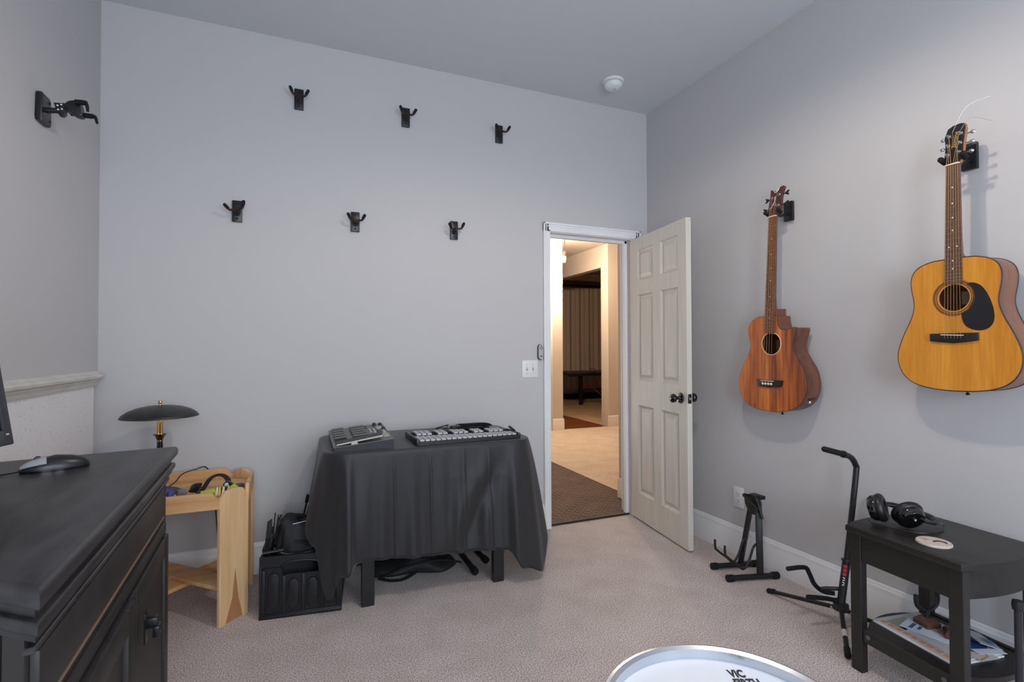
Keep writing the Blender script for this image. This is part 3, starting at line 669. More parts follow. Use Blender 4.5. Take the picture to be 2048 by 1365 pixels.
# ---- acoustic bass
XBs = 2.320
ab = thing('acoustic_bass', 'dark brown four-string acoustic bass with a cutaway', 'guitar', (XBs + .05, 1.99, 0.911))
o = ab.location
bo = [(2.021, 1.419), (2.081, 1.411), (2.120, 1.385), (2.135, 1.345), (2.128, 1.297), (2.122, 1.252), (2.140, 1.205), (2.173, 1.148), (2.198, 1.085), (2.203, 1.025), (2.186, .976), (2.147, .938), (2.085, .917), (2.014, .911), (1.943, .914), (1.873, .932), (1.821, .965), (1.791, 1.012), (1.782, 1.068), (1.796, 1.132), (1.828, 1.186), (1.853, 1.230), (1.857, 1.270), (1.846, 1.310), (1.838, 1.345), (1.852, 1.351), (1.890, 1.341), (1.925, 1.343), (1.944, 1.362), (1.951, 1.398), (1.957, 1.418)]
BOUT = smooth2d(bo, 4)
BH = (1.988, 1.270)
plate_with_hole(o, BOUT, BH, .057, XBs, XBs + .004, 'soundboard', KOA, ab)
rim(o, BOUT, XBs + .004, XBs + .098, .004, 'sides', KOAS, ab)
MB(o).prism(BOUT, XBs + .0975, XBs + .101, 'x').build('back', KOAS, ab)
MB(o).tube([(XBs + .002, a, b) for a, b in BOUT], .0022, 6, closed=True).build('binding', BIND, ab)
MB(o).tube([(XBs - .0002, BH[0] + .0595 * cos(2 * pi * k / 48), BH[1] + .0595 * sin(2 * pi * k / 48)) for k in range(48)], .0021, 6, closed=True).build('rosette_ring', mat('rosette_cream', (228, 196, 160), .4), ab)
MB(o).box((XBs + .094, 2.0, 1.26), (.001, .07, .06)).build('maker_label', mat('label_ochre', (150, 130, 80), .8), ab)
bb = MB(o).prism([(2.078, 1.077), (2.066, 1.040), (2.035, 1.042), (2.004, 1.035), (1.968, 1.041), (1.926, 1.044), (1.913, 1.078), (1.958, 1.077), (2.040, 1.076)], XBs - .010, XBs, 'x', .003).build('bridge', EBONY, ab)
BS = (2.009, 1.0735)
MB(o).box((XBs - .012, BS[0] - .002, BS[1] - .002), (.006, .080, .0035), bev=.001).build('saddle', BONE, bb)
for k in range(4):
    MB(o).lathe([(0, 0), (.0062, 0), (.0068, .003), (.0045, .0065), (0, .0075)], (XBs - .010, 2.034 - k * .0175, 1.0565), 14, (-1, 0, 0)).build('bridge_pin', BONE, bb)
BN = 1.942; BT = -(2.009 - 1.967) / (BN - 1.0735)
def bc(z): return 1.967 + (BN - z) * -BT
MB(o).prism([(bc(BN) + .0225, BN), (bc(BN) - .0225, BN), (bc(1.318) - .0305, 1.318), (bc(1.330) + .0310, 1.330)], XBs - .0065, XBs, 'x').build('fretboard', wood('bass_fretboard', (96, 56, 34), (140, 88, 56), 'z', 30, .45), ab)
BSC = BN - 1.0735; BF = [BN - BSC * (1 - 2 ** (-n / 12)) for n in range(1, 21)]
for z in BF:
    if z < 1.335: continue
    hw = .0225 + (BN - z) / (BN - 1.32) * .008
    MB(o).cyl((XBs - .0068, bc(z) - hw, z), (XBs - .0068, bc(z) + hw, z), .0011, seg=6).build('fret', STEEL, ab)
for n in (3, 5, 7, 9, 12, 15, 17):
    z = (BF[n - 1] + BF[n - 2]) / 2
    MB(o).lathe([(0, 0), (.0026, 0), (.0024, .0004), (0, .0004)], (XBs - .0065, bc(z), z), 12, (-1, 0, 0)).build('fret_dot', BONE, ab)
nk = MB(o); rows = []
for z, hw, dp in ((BN, .0225, 1.0), (1.75, .0250, 1.05), (1.52, .028, 1.12), (1.455, .0290, 1.7), (1.425, .0295, 3.3), (1.418, .0297, 4.2)):
    rows.append([nk.bm.verts.new((XBs + x * dp, bc(z) + s * hw, z)) for x, s in sec] + [nk.bm.verts.new((XBs + x * dp, bc(z) - s * hw, z)) for x, s in sec[:-1][::-1]])
for A, B in zip(rows, rows[1:]):
    L = len(A)
    for k in range(L): nk.bm.faces.new((A[k], A[(k + 1) % L], B[(k + 1) % L], B[k]))
nk.bm.faces.new(rows[0]); nk.bm.faces.new(rows[-1][::-1]); nk.build('neck', KOAS, ab, ang=50)
MB(o).prism([(bc(1.40) - .030, 1.455), (bc(1.40) - .030, 1.348), (bc(1.40) + .024, 1.348), (bc(1.40) + .024, 1.455)], XBs + .026, XBs + .09, 'x', .010).build('neck_heel', KOAS, ab)
MB(o).box((XBs - .006, bc(BN), BN + .002), (.012, .047, .005), bev=.001).build('nut', BONE, ab)
HBs = Matrix.Translation((XBs, bc(BN), BN)) @ Matrix.Rotation(radians(8), 4, 'Y') @ Matrix.Rotation(-.045, 4, 'X')
bh = [(.0225, .004), (.031, .028), (.0335, .040), (.026, .080), (.020, .120), (.0225, .152), (.012, .151), (.004, .148), (-.004, .136), (-.016, .134), (-.026, .142), (-.034, .153), (-.056, .155), (-.062, .150), (-.052, .118), (-.046, .085), (-.048, .045), (-.034, .020), (-.0225, .004)]
bhs = MB(o).prism(bh, -.003, .012, 'x', .001).xf(HBs).build('headstock', wood('bass_headstock', (64, 28, 18), (98, 46, 28), 'z', 20, .3, .4), ab)
MB(o).tube([(-.0035, .003, .1455), (-.0035, -.006, .1325), (-.0035, -.016, .131), (-.0035, -.027, .140), (-.0035, -.035, .1515)], [.0012, .0020, .0024, .0020, .0012], 6, smooth=3).xf(HBs).build('crest_inlay', WHITEP, bhs)
lg = MB(o)
lg.tube([(-.0036, -.010, .108), (-.0036, -.008, .090), (-.0036, -.007, .078)], [.0018, .0016, .0006], 6, smooth=3)
lg.tube([(-.0036, -.006, .078), (-.0036, .001, .068), (-.0036, -.004, .062), (-.0036, -.012, .066), (-.0036, -.010, .076), (-.0036, -.002, .076), (-.0036, .005, .060), (-.0036, .010, .048)], .0009, 6, smooth=4)
lg.tube([(-.0036, -.004, .062), (-.0036, -.014, .062), (-.0036, -.017, .054)], .0009, 6, smooth=3)
lg.xf(HBs).build('script_emblem', WHITEP, bhs)
for (dy, dz, bx_) in ((.016, .050, 1), (.009, .105, 1), (-.030, .055, -1), (-.034, .112, -1)):
    MB(o).lathe([(0, 0), (.0085, 0), (.008, .002), (.0045, .004), (.0045, .014), (0, .015)], (-.003, dy, dz), 14, (-1, 0, 0)).xf(HBs).build('tuner_post', STEEL, bhs)
    t_ = MB(o); e = .034 if bx_ > 0 and dz < .07 else (.024 if bx_ > 0 else -.050)
    t_.cyl((.006, e - bx_ * .008, dz), (.006, e + bx_ * .014, dz), .003, seg=8)
    t_.prism([(e + bx_ * .012, dz + .004), (e + bx_ * .030, dz + .014), (e + bx_ * .036, dz + .010), (e + bx_ * .026, dz), (e + bx_ * .036, dz - .010), (e + bx_ * .030, dz - .014), (e + bx_ * .012, dz - .004)], .004, .009, 'x', .001)
    t_.xf(HBs).build('tuner_key', BLKS, bhs)
for k, (py, pz) in enumerate(((.012, .050), (.006, .105), (-.027, .112), (-.026, .055))):
    d0 = 2.034 - k * .0175; dn = (1.5 - k) * .0105
    pe = HBs @ Vector((-.012, py, pz))
    MB(o).tube([(XBs - .011, d0, 1.060), (XBs - .0145, d0 - .002, 1.0735), (XBs - .0095, bc(BN) + dn, BN + .003), pe], .0011 - k * .00015, 5).build('string', BRONZES, ab)
jk = MB(o).prism([(1.842, .958), (1.800, .998), (1.797, .992), (1.838, .951)], XBs + .030, XBs + .085, 'x', .001).build('jack_plate', BLKS, ab)
MB(o).lathe([(0, 0), (.009, 0), (.007, .004), (0, .004)], (XBs + .060, 1.815, .972), 14, (0, -.7, -.7)).build('jack_socket', CHROME, jk)
MB(o).lathe([(0, 0), (.006, 0), (.004, .006), (.004, .010), (.008, .014), (.006, .017), (0, .018)], (XBs + .05, 1.965, .912), 16, (0, 0, -1)).build('strap_button', BLKG, ab)
wall_hanger('guitar_hanger', 'black wall hanger holding the dark brown acoustic bass', 1.975, 1.986, (XBs + .006, bc(BN), BN + .017), .040)

# ================================================================== guitar stands
def cap(m, p, d, r=.020, L=.035):
    d = Vector(d).normalized(); p = Vector(p); m.lathe([(0, 0), (r * .8, 0), (r, .004), (r, L), (r * .86, L + .002), (0, L + .002)], p, 20, d)
st = thing('folding_guitar_stand', 'short black A-frame guitar stand beside the wall outlet', 'guitar stand', (2.29, 2.13, 0)); o = st.location
feet = [((2.155, 2.256, .018), (2.425, 2.186, .018)), ((2.118, 2.106, .018), (2.400, 2.030, .018))]
LEGB = [(2.325, 2.212, .03), (2.300, 2.057, .03)]; AP = [(2.350, 2.150, .405), (2.338, 2.098, .405)]
for (a, b), lb, ap in zip(feet, LEGB, AP):
    f = MB(o).cyl(a, b, .0145, seg=18).build('foot_tube', BLK, st)
    for p, q in ((a, b), (b, a)):
        m = MB(o); d = (Vector(q) - Vector(p)); cap(m, Vector(p) - d.normalized() * .004, d, .0185, .036); m.build('ribbed_cap', RUB, f)
    v = Vector(ap) - Vector(lb); mid = (Vector(ap) + Vector(lb)) / 2
    R = v.to_track_quat('Z', 'Y').to_matrix()
    MB(o).box(mid, (.034, .022, v.length), rot=R, bev=.003).build('leg', BLK, st)
for k, s in ((0, 0), (1, 1)):
    lb, ap = Vector(LEGB[k]), Vector(AP[k]); b0 = lb.lerp(ap, .40); yy = b0.y + (.012 if s else -.012)
    MB(o).tube([(b0.x, yy, b0.z), (b0.x - .035, yy - .004, b0.z - .012), (b0.x - .065, yy, b0.z - .085), (b0.x - .105, yy, b0.z - .120), (b0.x - .145, yy + .004, b0.z - .090), (b0.x - .205, yy + .010, b0.z - .045), (b0.x - .222, yy + .010, b0.z - .025), (b0.x - .224, yy + .010, b0.z + .018)], .0062, 10, smooth=5).build('cradle_arm', BLK, st)
MB(o).prism(smooth2d([(2.075, .415), (2.095, .432), (2.130, .435), (2.165, .428), (2.176, .400), (2.165, .365), (2.140, .335), (2.110, .328), (2.085, .350), (2.074, .385)], 3), 2.318, 2.330, 'x', .003).build('hinge_plate', BLK, st)
MB(o).box((2.35, 2.115, .425), (.04, .075, .02), bev=.003).build('top_bracket', BLK, st)
MB(o).tube([(2.315, 2.075, .365), (2.300, 2.150, .415), (2.305, 2.170, .425), (2.325, 2.172, .425)], .006, 10, smooth=4).build('back_bar', BLK, st)
MB(o).tube([(2.33, 2.10, .43), (2.315, 2.085, .415), (2.312, 2.060, .36), (2.310, 2.046, .325)], .007, 10, smooth=4).build('back_bar', BLK, st)

ts = thing('tubular_guitar_stand', 'tall black tubular guitar stand leaning beside the small black table', 'guitar stand', (2.25, 1.58, 0)); o = ts.location
hub = Vector((2.235, 1.565, .115))
m = MB(o).tube([hub + Vector((-.003, 0, -.02)), (2.268, 1.56, .294)], .0165, 18).build('lower_pole', BLK, ts)
MB(o).lathe([(0, -.004), (.021, -.004), (.022, 0), (.021, .006), (0, .006)], (2.268, 1.56, .294), 20, (.25, 0, 1)).build('height_collar', BLKS, ts)
MB(o).tube([(2.268, 1.56, .285), (2.330, 1.555, .665), (2.330, 1.555, .715), (2.300, 1.555, .752), (2.246, 1.552, .772), (2.230, 1.55, .777)], .0125, 14, smooth=5).build('upper_pole', BLK, ts)
m = MB(o); m.tube([(2.246, 1.552, .772), (2.118, 1.548, .805)], [.013, .0125], 14); m.sphere((2.118, 1.548, .805), .0125, 12); m.build('neck_rest', RUB, ts)
MB(o).lathe([(0, 0), (.016, 0), (.016, .012), (0, .012)], (2.252, 1.552, .770), 16, (-1, 0, .26)).build('rest_collar', BLKS, ts)
MB(o).box(hub + Vector((0, 0, -.022)), (.045, .05, .040), bev=.008).build('hub', BLKS, ts)
for p in ((2.214, 1.927, .012), (2.036, 1.400, .014), (2.395, 1.475, .012)):
    p = Vector(p); d = (p - hub).normalized(); a = hub + Vector((0, 0, -.03))
    lg_ = MB(o).tube([a, p], .0095, 12).build('leg', BLK, ts)
    m = MB(o); m.tube([p - d * .035, p], [.012, .0125], 12); m.sphere(p, .0125, 10); m.build('rubber_foot', RUB, lg_)
    MB(o).lathe([(0, 0), (.006, 0), (.005, .003), (0, .004)], a + d * .045 + Vector((-.008, -.006, .004)), 10, (-1, -.6, .1)).build('rivet', STEEL, lg_)
a = Vector((2.10, 1.43, .04)); b = Vector((2.13, 1.46, .052))
p0 = hub + Vector((0, 0, -.03)); pf = Vector((2.036, 1.400, .014)); MB(o).tube([p0.lerp(pf, .50), p0.lerp(pf, .64)], .0102, 12).build('white_tape', mat('white_tape', (206, 204, 198), .6), ts)
for pts in ([(2.245, 1.60, .135), (2.215, 1.635, .135), (2.185, 1.655, .165), (2.165, 1.665, .215), (2.140, 1.668, .243), (2.040, 1.672, .252)], [(2.235, 1.57, .120), (2.215, 1.585, .118), (2.180, 1.592, .128), (2.080, 1.605, .148)]):
    m = MB(o); m.tube(pts, .0100, 12, smooth=5); m.sphere(pts[-1], .0100, 10); m.build('padded_arm', RUB, ts)
MB(o).tube([(2.262, 1.57, .165), (2.20, 1.61, .162), (2.190, 1.625, .155)], .0085, 12).build('arm_bar', BLK, ts)
RED = mat('red_print', (200, 30, 36), .4)
def on_pole(t, side): 
    c = (hub + Vector((-.003, 0, -.02))).lerp(Vector((2.268, 1.56, .294)), t)
    n_ = Vector((-.62, -.78, .15)).normalized() if side == 0 else Vector((-.86, -.50, .2)).normalized()
    return c + n_ * .0168, n_
ax = Vector((.187, 0, 1)).normalized()
c, n_ = on_pole(.78, 1); Rm = Matrix((n_.cross(ax).normalized(), n_, ax)).transposed()
for k in range(3): MB(o).box(c + ax * (.020 - .017 * k), (.013, .0008, .013), rot=Rm).build('red_print', RED, ts)
c, n_ = on_pole(.54, 1)
for k in range(4): MB(o).box(c + ax * (.018 - .010 * k), (.009, .0008, .004), rot=Rm @ Matrix.Rotation(.5 if k % 2 else -.4, 3, 'Y')).build('white_print', WHITEP, ts)

# ================================================================== small black table with shelf
TX, TY, TR = 2.180, 1.148, radians(-5)
sdt = thing('side_table', 'small dark espresso side table with a lower shelf', 'table', (TX, TY, 0), TR)
HWX, HLY = .205, .195
def bow(hx, hy, bulge, r=.03, n=10):
    pts = []
    for k in range(n + 1): 
        t = -1 + 2 * k / n; pts.append((hx * t, -hy - bulge * (1 - t * t)))
    for k in range(n + 1):
        t = 1 - 2 * k / n; pts.append((hx * t, hy + bulge * (1 - t * t)))
    return pts
MB().prism(bow(HWX + .012, HLY + .005, .032), .530, .555, 'z', .005).build('tabletop', SEMI, sdt)
LX, LY = HWX - .020, HLY - .022
for sx in (-1, 1):
    for sy in (-1, 1): MB().b2(sx * LX - .016, sx * LX + .016, sy * LY - .022, sy * LY + .022, 0, .530, .002, 1).build('leg', SEMI, sdt)
for sx in (-1, 1): MB().b2(sx * LX - .012, sx * LX + .012, -LY + .022, LY - .022, .425, .529, .001, 1).build('long_apron', SEMI, sdt)
for sy in (-1, 1):
    P = []
    n = 10
    for k in range(n + 1): t = -1 + 2 * k / n; P.append((.165 * t, sy * (LY + .010 + .020 * (1 - t * t))))
    for k in range(n + 1): t = 1 - 2 * k / n; P.append((.165 * t, sy * (LY - .008 + .020 * (1 - t * t))))
    MB().prism(P, .430, .528, 'z').build('bowed_apron', SEMI, sdt)
sh = MB().prism(bow(LX - .014, LY - .022, .055), .150, .168, 'z', .003).build('shelf', SEMI, sdt)
for sx in (-1, 1):
    rl = MB().b2(sx * LX - .010, sx * LX + .010, -LY + .022, LY - .022, .120, .172, .002, 1).build('shelf_rail', SEMI, sdt)
    for sy in (-1, 1): MB().lathe([(0, 0), (.009, 0), (.008, .003), (.004, .005), (0, .005)], (sx * (LX + .010), sy * (LY - .042), .146), 14, (sx, 0, 0)).build('bolt_cap', mat('bolt_grey', (84, 80, 80), .4), rl)
RT = Matrix.Translation((TX, TY, 0)) @ Matrix.Rotation(TR, 4, 'Z')

# headphones lying on the table
hp = thing('headphones', 'black over-ear headphones lying on the small table', 'headphones', (2.180, 1.270, .555), radians(10))
LEATH = mat('black_leather', (20, 20, 23), .4, bump=.5, bscale=45, bdist=.003)
def cup(c, ax, nm):
    ax = Vector(ax).normalized()
    s = MB().lathe([(0, -.030), (.024, -.030), (.040, -.025), (.048, -.014), (.049, 0), (.047, .004), (0, .004)], c, 32, ax).build('ear_cup', BLKG, hp)
    ref = Vector((0, 0, 1)) if abs(ax.z) < .9 else Vector((1, 0, 0)); u = ax.cross(ref).normalized(); v = ax.cross(u); c = Vector(c)
    MB().tube([c + ax * .013 + (u * cos(2 * pi * k / 36) + v * sin(2 * pi * k / 36)) * .038 for k in range(36)], .0165, 12, closed=True).build('ear_pad', LEATH, hp)
    MB().lathe([(0, .006), (.026, .006), (.026, .004), (0, .004)], c, 24, ax).build('speaker_mesh', FABRIC, s)
    return s
cA = (-.052, .070, .058); aA = (.25, -.93, .22)
cB = (-.034, -.030, .050); aB = (.52, .66, .50)
s1 = cup(cA, aA, 'a'); s2 = cup(cB, aB, 'b')
MB().box((-.058, -.058, .046), (.012, .002, .007), rot=(.5, 0, .7)).build('white_mark', WHITEP, s2)
MB().tube([(-.030, -.072, .040), (.005, -.090, .032), (.045, -.086, .030), (.078, -.055, .034), (.088, .0, .040), (.078, .050, .048), (.045, .088, .054), (.0, .105, .060), (-.040, .102, .064)], [.009, .011, .014, .016, .016, .016, .014, .011, .009], 12, smooth=5, flat=.6).build('headband', LEATH, hp)
MB().tube([(-.030, -.072, .046), (-.045, -.055, .064), (-.028, -.030, .080)], .006, 8, smooth=4).build('yoke', BLKS, hp)
MB().tube([(-.040, .102, .066), (-.060, .092, .084), (-.060, .076, .096)], .006, 8, smooth=4).build('yoke', BLKS, hp)
MB().tube([(-.075, .095, .012), (-.092, .070, .004), (-.088, .020, .003), (-.084, -.030, .003), (-.058, -.080, .003), (-.010, -.104, .003), (.040, -.110, .003), (.075, -.100, .006), (.088, -.098, .012), (.080, -.085, .018), (.070, -.070, .020)], .0022, 6, smooth=5).build('cable', BLKS, hp)
# coaster
cs = thing('coaster', 'round pale stone coaster with a printed maroon emblem', 'coaster', (2.068, 1.108, .555))
MB(cs.location).lathe([(0, 0), (.050, 0), (.052, .002), (.052, .0065), (.050, .009), (0, .009)], cs.location, 44).build('coaster_disc', mat('coaster_stone', (206, 194, 184), .8, rgb2=(190, 178, 168), scale=60), cs)
PRN = mat('maroon_print', (84, 58, 66), .7); PRT = mat('tan_print', (160, 138, 118), .8)
m = MB(cs.location); zc = .5647
m.tube([(2.070 + .020 * cos(t), 1.090 + .016 * sin(t), zc) for t in [2.2 - .42 * k for k in range(9)]], [.003, .005, .0065, .0065, .0065, .006, .005, .004, .0025], 6, flat=.10)
m.build('printed_swirl', PRN, cs)
MB(cs.location).lathe([(0, 0), (.007, 0), (0, .0003)], (2.072, 1.106, zc), 16).build('printed_spot', mat('lilac_print', (170, 160, 190), .7), cs)
m = MB(cs.location)
for k in range(5): m.box((2.062 + .003 * (k % 2), 1.128 + .005 * k, zc), (.018 - .002 * k, .0018, .0004))
m.build('printed_lines', PRT, cs)

# papers on the shelf (each a sheet or magazine), two table-top yokes
def sheet(name, lab, cx, cy, z, wx, wy, rz, colr, th=.0012, cat='paper', marks=()):
    t = thing(name, lab, cat, (cx, cy, z), rz, 'papers on the table shelf')
    MB().box((0, 0, th / 2), (wx, wy, th)).build('page', mat('page_%s' % name + str(len(MATS)), colr, .6), t)
    for (x, y, sx, sy, c2, r) in marks:
        MB().box((x, y, th + .0002), (sx, sy, .0004), rot=(0, 0, r)).build('printed_block', mat('ink_' + '_'.join(map(str, c2)), c2, .6), t)
    return t
CORAL = (206, 142, 108)
sheet('magazine', 'thick white magazine at the bottom of the shelf pile', 2.182, 1.172, .1682, .225, .300, radians(-9), (222, 222, 226), .005, 'magazine')
sheet('magazine', 'magazine with a row of coral lettering along its edge', 2.186, 1.176, .1734, .218, .292, radians(-9), (184, 186, 186), .004, 'magazine',
      [(-.093, -.115 + .029 * k, .020, .021, CORAL, 0) for k in range(9)] + [(-.03, .09, .10, .07, (150, 152, 138), .1), (-.06, -.02, .02, .20, (196, 196, 200), 0)])
sheet('flyer', 'white flyer with blue print under the wooden yokes', 2.208, 1.205, .1778, .120, .150, radians(12), (214, 220, 230), .0012, 'paper', [(-.02, .045, .05, .012, (70, 84, 150), 0), (-.02, .022, .03, .010, (70, 84, 150), 0), (.02, -.02, .05, .06, (196, 182, 160), 0)])
sheet('brochure', 'navy blue brochure on the table shelf', 2.232, 1.075, .1778, .090, .070, radians(25), (36, 62, 120), .002, 'brochure', [(0, .015, .06, .006, (180, 190, 210), 0)])
sheet('envelope', 'white envelope lying askew at the end of the pile', 2.236, 1.034, .1802, .100, .032, radians(-22), (206, 208, 216), .001, 'envelope')
sheet('leaflet', 'pale leaflet with torn tan print below the envelope', 2.190, 1.030, .1778, .080, .050, radians(-10), (198, 190, 184), .0008, 'leaflet', [(-.01, -.012, .05, .006, (170, 132, 96), .2)])
bk = thing('pamphlet', 'grey folded pamphlet leaning against the shelf rail', 'pamphlet', (2.288, 1.085, .1778), radians(-30), 'papers on the table shelf')
MB().box((0, 0, .012), (.075, .11, .003), rot=(0, .28, 0)).build('page', mat('pamphlet_grey', (150, 156, 160), .5), bk)
MB().box((.012, -.03, .0175), (.03, .03, .0006), rot=(0, .28, 0)).build('printed_block', mat('ink_blue', (60, 96, 140), .5), bk)

def desk_yoke(lab, x, y, rz):
    t = thing('wooden_guitar_hanger', lab, 'hanger', (x, y, .1795), rz, 'loose wooden guitar hangers')
    m = MB(); 
    lo = [(-.030, -.030, 0), (.030, -.030, 0), (.030, .030, 0), (-.030, .030, 0)]; mi = [(a, b, .016) for a, b, _ in lo]; hi = [(a * .52, b * .52, .034) for a, b, _ in lo]
    V = [[m.bm.verts.new(p) for p in L] for L in (lo, mi, hi)]
    for A, B in zip(V, V[1:]):
        for k in range(4): m.bm.faces.new((A[k], A[(k + 1) % 4], B[(k + 1) % 4], B[k]))
    m.bm.faces.new(V[0][::-1]); m.bm.faces.new(V[2]); m.build('wooden_block', wood('walnut_block' + str(len(MATS)), (70, 42, 34), (104, 66, 54), 'x', 20, .35), t, ang=20)
    MB().tube([(0, 0, .032), (0, 0, .055)], [.011, .009], 14).build('stem', BLKS, t)
    MB().tube([(-.045, 0, .118), (-.046, 0, .098), (-.040, 0, .076), (-.020, 0, .060), (0, 0, .056), (.020, 0, .060), (.040, 0, .076), (.046, 0, .098), (.045, 0, .118)], [.0085] * 9, 10, smooth=4).build('yoke', BLKS, t)
    return t
desk_yoke('walnut-block guitar hanger standing upright on the shelf papers', 2.235, 1.225, radians(-15))
t = desk_yoke('walnut-block guitar hanger tipped toward the table leg on the shelf', 2.232, 1.135, radians(35))

# stand upright at the table's end
mu = thing('microphone_stand', 'slim dark metal stand upright beside the side table end', 'stand', (2.038, .868, 0))
o = mu.location
MB(o).tube([(2.038, .868, .012), (2.038, .868, .47)], .010, 12).build('post', mat('gunmetal', (58, 58, 62), .35, .6), mu)
MB(o).lathe([(0, 0), (.055, 0), (.058, .005), (.054, .012), (.012, .020), (0, .020)], (2.038, .868, 0), 28).build('base', BLK, mu)
MB(o).lathe([(0, -.014), (.014, -.014), (.016, 0), (.014, .014), (0, .014)], (2.038, .868, .455), 16).build('joint', BLKS, mu)
MB(o).tube([(2.03, .868, .455), (2.16, .78, .450)], .006, 10).build('boom', STEEL, mu)

# ================================================================== snare drum in the foreground
dr = thing('snare_drum', 'snare drum with white printed head and chrome hoop', 'drum', (.586, .572, .56)); o = dr.location
ZD = .694; RD = .1915
MB(o).lathe([(RD - .013, -.006), (RD - .013, .010), (RD - .006, .0135), (RD, .0120), (RD + .0005, .006), (RD - .002, -.004), (RD - .002, -.022), (RD - .013, -.022), (RD - .013, -.006)], (.586, .572, ZD), 72).build('rim_hoop', mat('hoop_metal', (196, 202, 210), .26, .9), dr)
hd = MB(o).lathe([(0, -.006), (.150, -.006), (RD - .0130, -.0065), (RD - .013, -.012), (0, -.012)], (.586, .572, ZD), 64).build('drum_head', mat('drum_head_white', (232, 234, 240), .45), dr)
MB(o).lathe([(RD - .014, -.016), (RD - .014, -.135), (RD - .020, -.135), (RD - .020, -.016), (RD - .014, -.016)], (.586, .572, ZD), 56).build('shell', CHROME, dr)
for k in range(8):
    a = k * pi / 4 + .2; c_, s_ = cos(a), sin(a)
    MB(o).cyl((.586 + (RD + .004) * c_, .572 + (RD + .004) * s_, ZD + .002), (.586 + (RD + .004) * c_, .572 + (RD + .004) * s_, ZD - .12), .004, seg=10).build('tension_rod', CHROME, dr)
MB(o).lathe([(RD - .013, -.120), (RD, -.122), (RD, -.138), (RD - .013, -.139), (RD - .013, -.120)], (.586, .572, ZD), 56).build('bottom_hoop', CHROME, dr)
INK = mat('drum_ink', (30, 32, 40), .6)
tx = Vector((cos(YAW), -sin(YAW), 0)); ty = Vector((-tx.y, tx.x, 0))
LC = Vector((.6935, .671, ZD - .0055))
SY = Matrix.Diagonal((1, 1.65, 1, 1))
text('head_lettering', 'VIC', .0165, INK, hd, Matrix.Translation(-o) @ frame(LC, tx, ty) @ SY, .0002, bold=.0006)
text('head_lettering', 'FIRTH', .0165, INK, hd, Matrix.Translation(-o) @ frame(LC - ty * .0240 + tx * .0080, tx, ty) @ SY, .0002, bold=.0006)
sn = thing('drum_stand', 'chrome three-legged stand under the snare drum', 'stand', (.586, .572, 0)); o = sn.location
MB(o).cyl((.586, .572, .12), (.586, .572, .50), .013, seg=16).build('column', CHROME, sn)
for k in range(3):
    a = k * 2 * pi / 3 + .5; c_, s_ = cos(a), sin(a)
    l_ = MB(o).tube([(.586, .572, .30), (.586 + .24 * c_, .572 + .24 * s_, .012)], .009, 10).build('leg', CHROME, sn)
    MB(o).sphere((.586 + .24 * c_, .572 + .24 * s_, .013), .013, 10).build('rubber_foot', RUB, l_)
    MB(o).tube([(.586, .572, .50), (.586 + .12 * c_, .572 + .12 * s_, .538), (.586 + .200 * c_, .572 + .200 * s_, .545)], .007, 10).build('basket_arm', CHROME, sn)

# ================================================================== black dresser
ZT = .93
ds = thing('dresser', 'worn black painted dresser with moulded top edge', 'dresser', (-.313, .869, 0), .0462)
def inset_poly(P, d):
    n = len(P); out = []
    ds_ = d if isinstance(d, (list, tuple)) else [d] * n
    for i in range(n):
        p0, p1, p2 = Vector(P[i - 1]), Vector(P[i]), Vector(P[(i + 1) % n])
        e1 = (p1 - p0).normalized(); e2 = (p2 - p1).normalized()
        n1 = Vector((-e1.y, e1.x)); n2 = Vector((-e2.y, e2.x))          # left normals (ccw polygon -> inward)
        a = p1 + n1 * ds_[i - 1]; b = p1 + n2 * ds_[i]
        den = e1.x * e2.y - e1.y * e2.x
        t = ((b.x - a.x) * e2.y - (b.y - a.y) * e2.x) / den
        q = a + e1 * t; out.append((q.x, q.y))
    return out
DP = [(0, 0), (0, 1.126), (-.50, 1.062), (-.53, .46)]          # front edge, far edge, back edge, canted near end (ccw)
MB().prism(DP, ZT - .034, ZT, 'z', .012, 4).build('top', DRESS, ds)
mo = MB()
mo.prism(inset_poly(DP, .016), ZT - .050, ZT - .030, 'z')
mo.prism(inset_poly(DP, .006), ZT - .072, ZT - .050, 'z', .008, 3)
mo.prism(inset_poly(DP, .014), ZT - .082, ZT - .072, 'z')
mo.build('top_moulding', DRESS, ds)
BP_ = inset_poly(DP, [.024, .055, .0, .030])
bodyp = MB().prism(BP_, 0.0, ZT - .080, 'z').build('body', DRESSF, ds)
FX = -.024
MB().b2(FX - .004, FX + .010, .03, 1.07, .832, .842, .002, 1).build('bead', DRESS, bodyp)
dw = MB().b2(FX - .004, FX + .008, .055, .985, .742, .826, .003).build('drawer', DRESSF, ds)
MB().b2(FX + .002, FX + .0085, .056, .984, .736, .7418).build('worn_edge', RAWW, dw)
MB().b2(FX - .004, FX + .006, .03, 1.04, .680, .712, .003).build('rail', DRESSF, ds)
def dresser_door(y0, y1, z0, z1, proud, nm):
    t = MB()
    for a in ((y0, y0 + .055, z0, z1), (y1 - .055, y1, z0, z1), (y0 + .055, y1 - .055, z1 - .06, z1), (y0 + .055, y1 - .055, z0, z0 + .07)):
        t.b2(FX - .002, FX + proud, a[0], a[1], a[2], a[3], .004)
    d_ = t.build('door', DRESSF, ds)
    MB().b2(FX - .002, FX + proud * .45, y0 + .05, y1 - .05, z0 + .06, z1 - .055).build('door_panel', DRESSF, d_)
    return d_
nd = dresser_door(.05, .560, .07, .676, .020, 'near'); fd = dresser_door(.572, 1.045, .07, .672, .012, 'far')
NAVY = BLKPL
lt = MB().box((FX + .022, .665, .560), (.004, .030, .075), bev=.001).build('latch', NAVY, fd)
MB().box((FX + .036, .655, .574), (.026, .020, .024), bev=.002).build('latch_bracket', NAVY, lt)
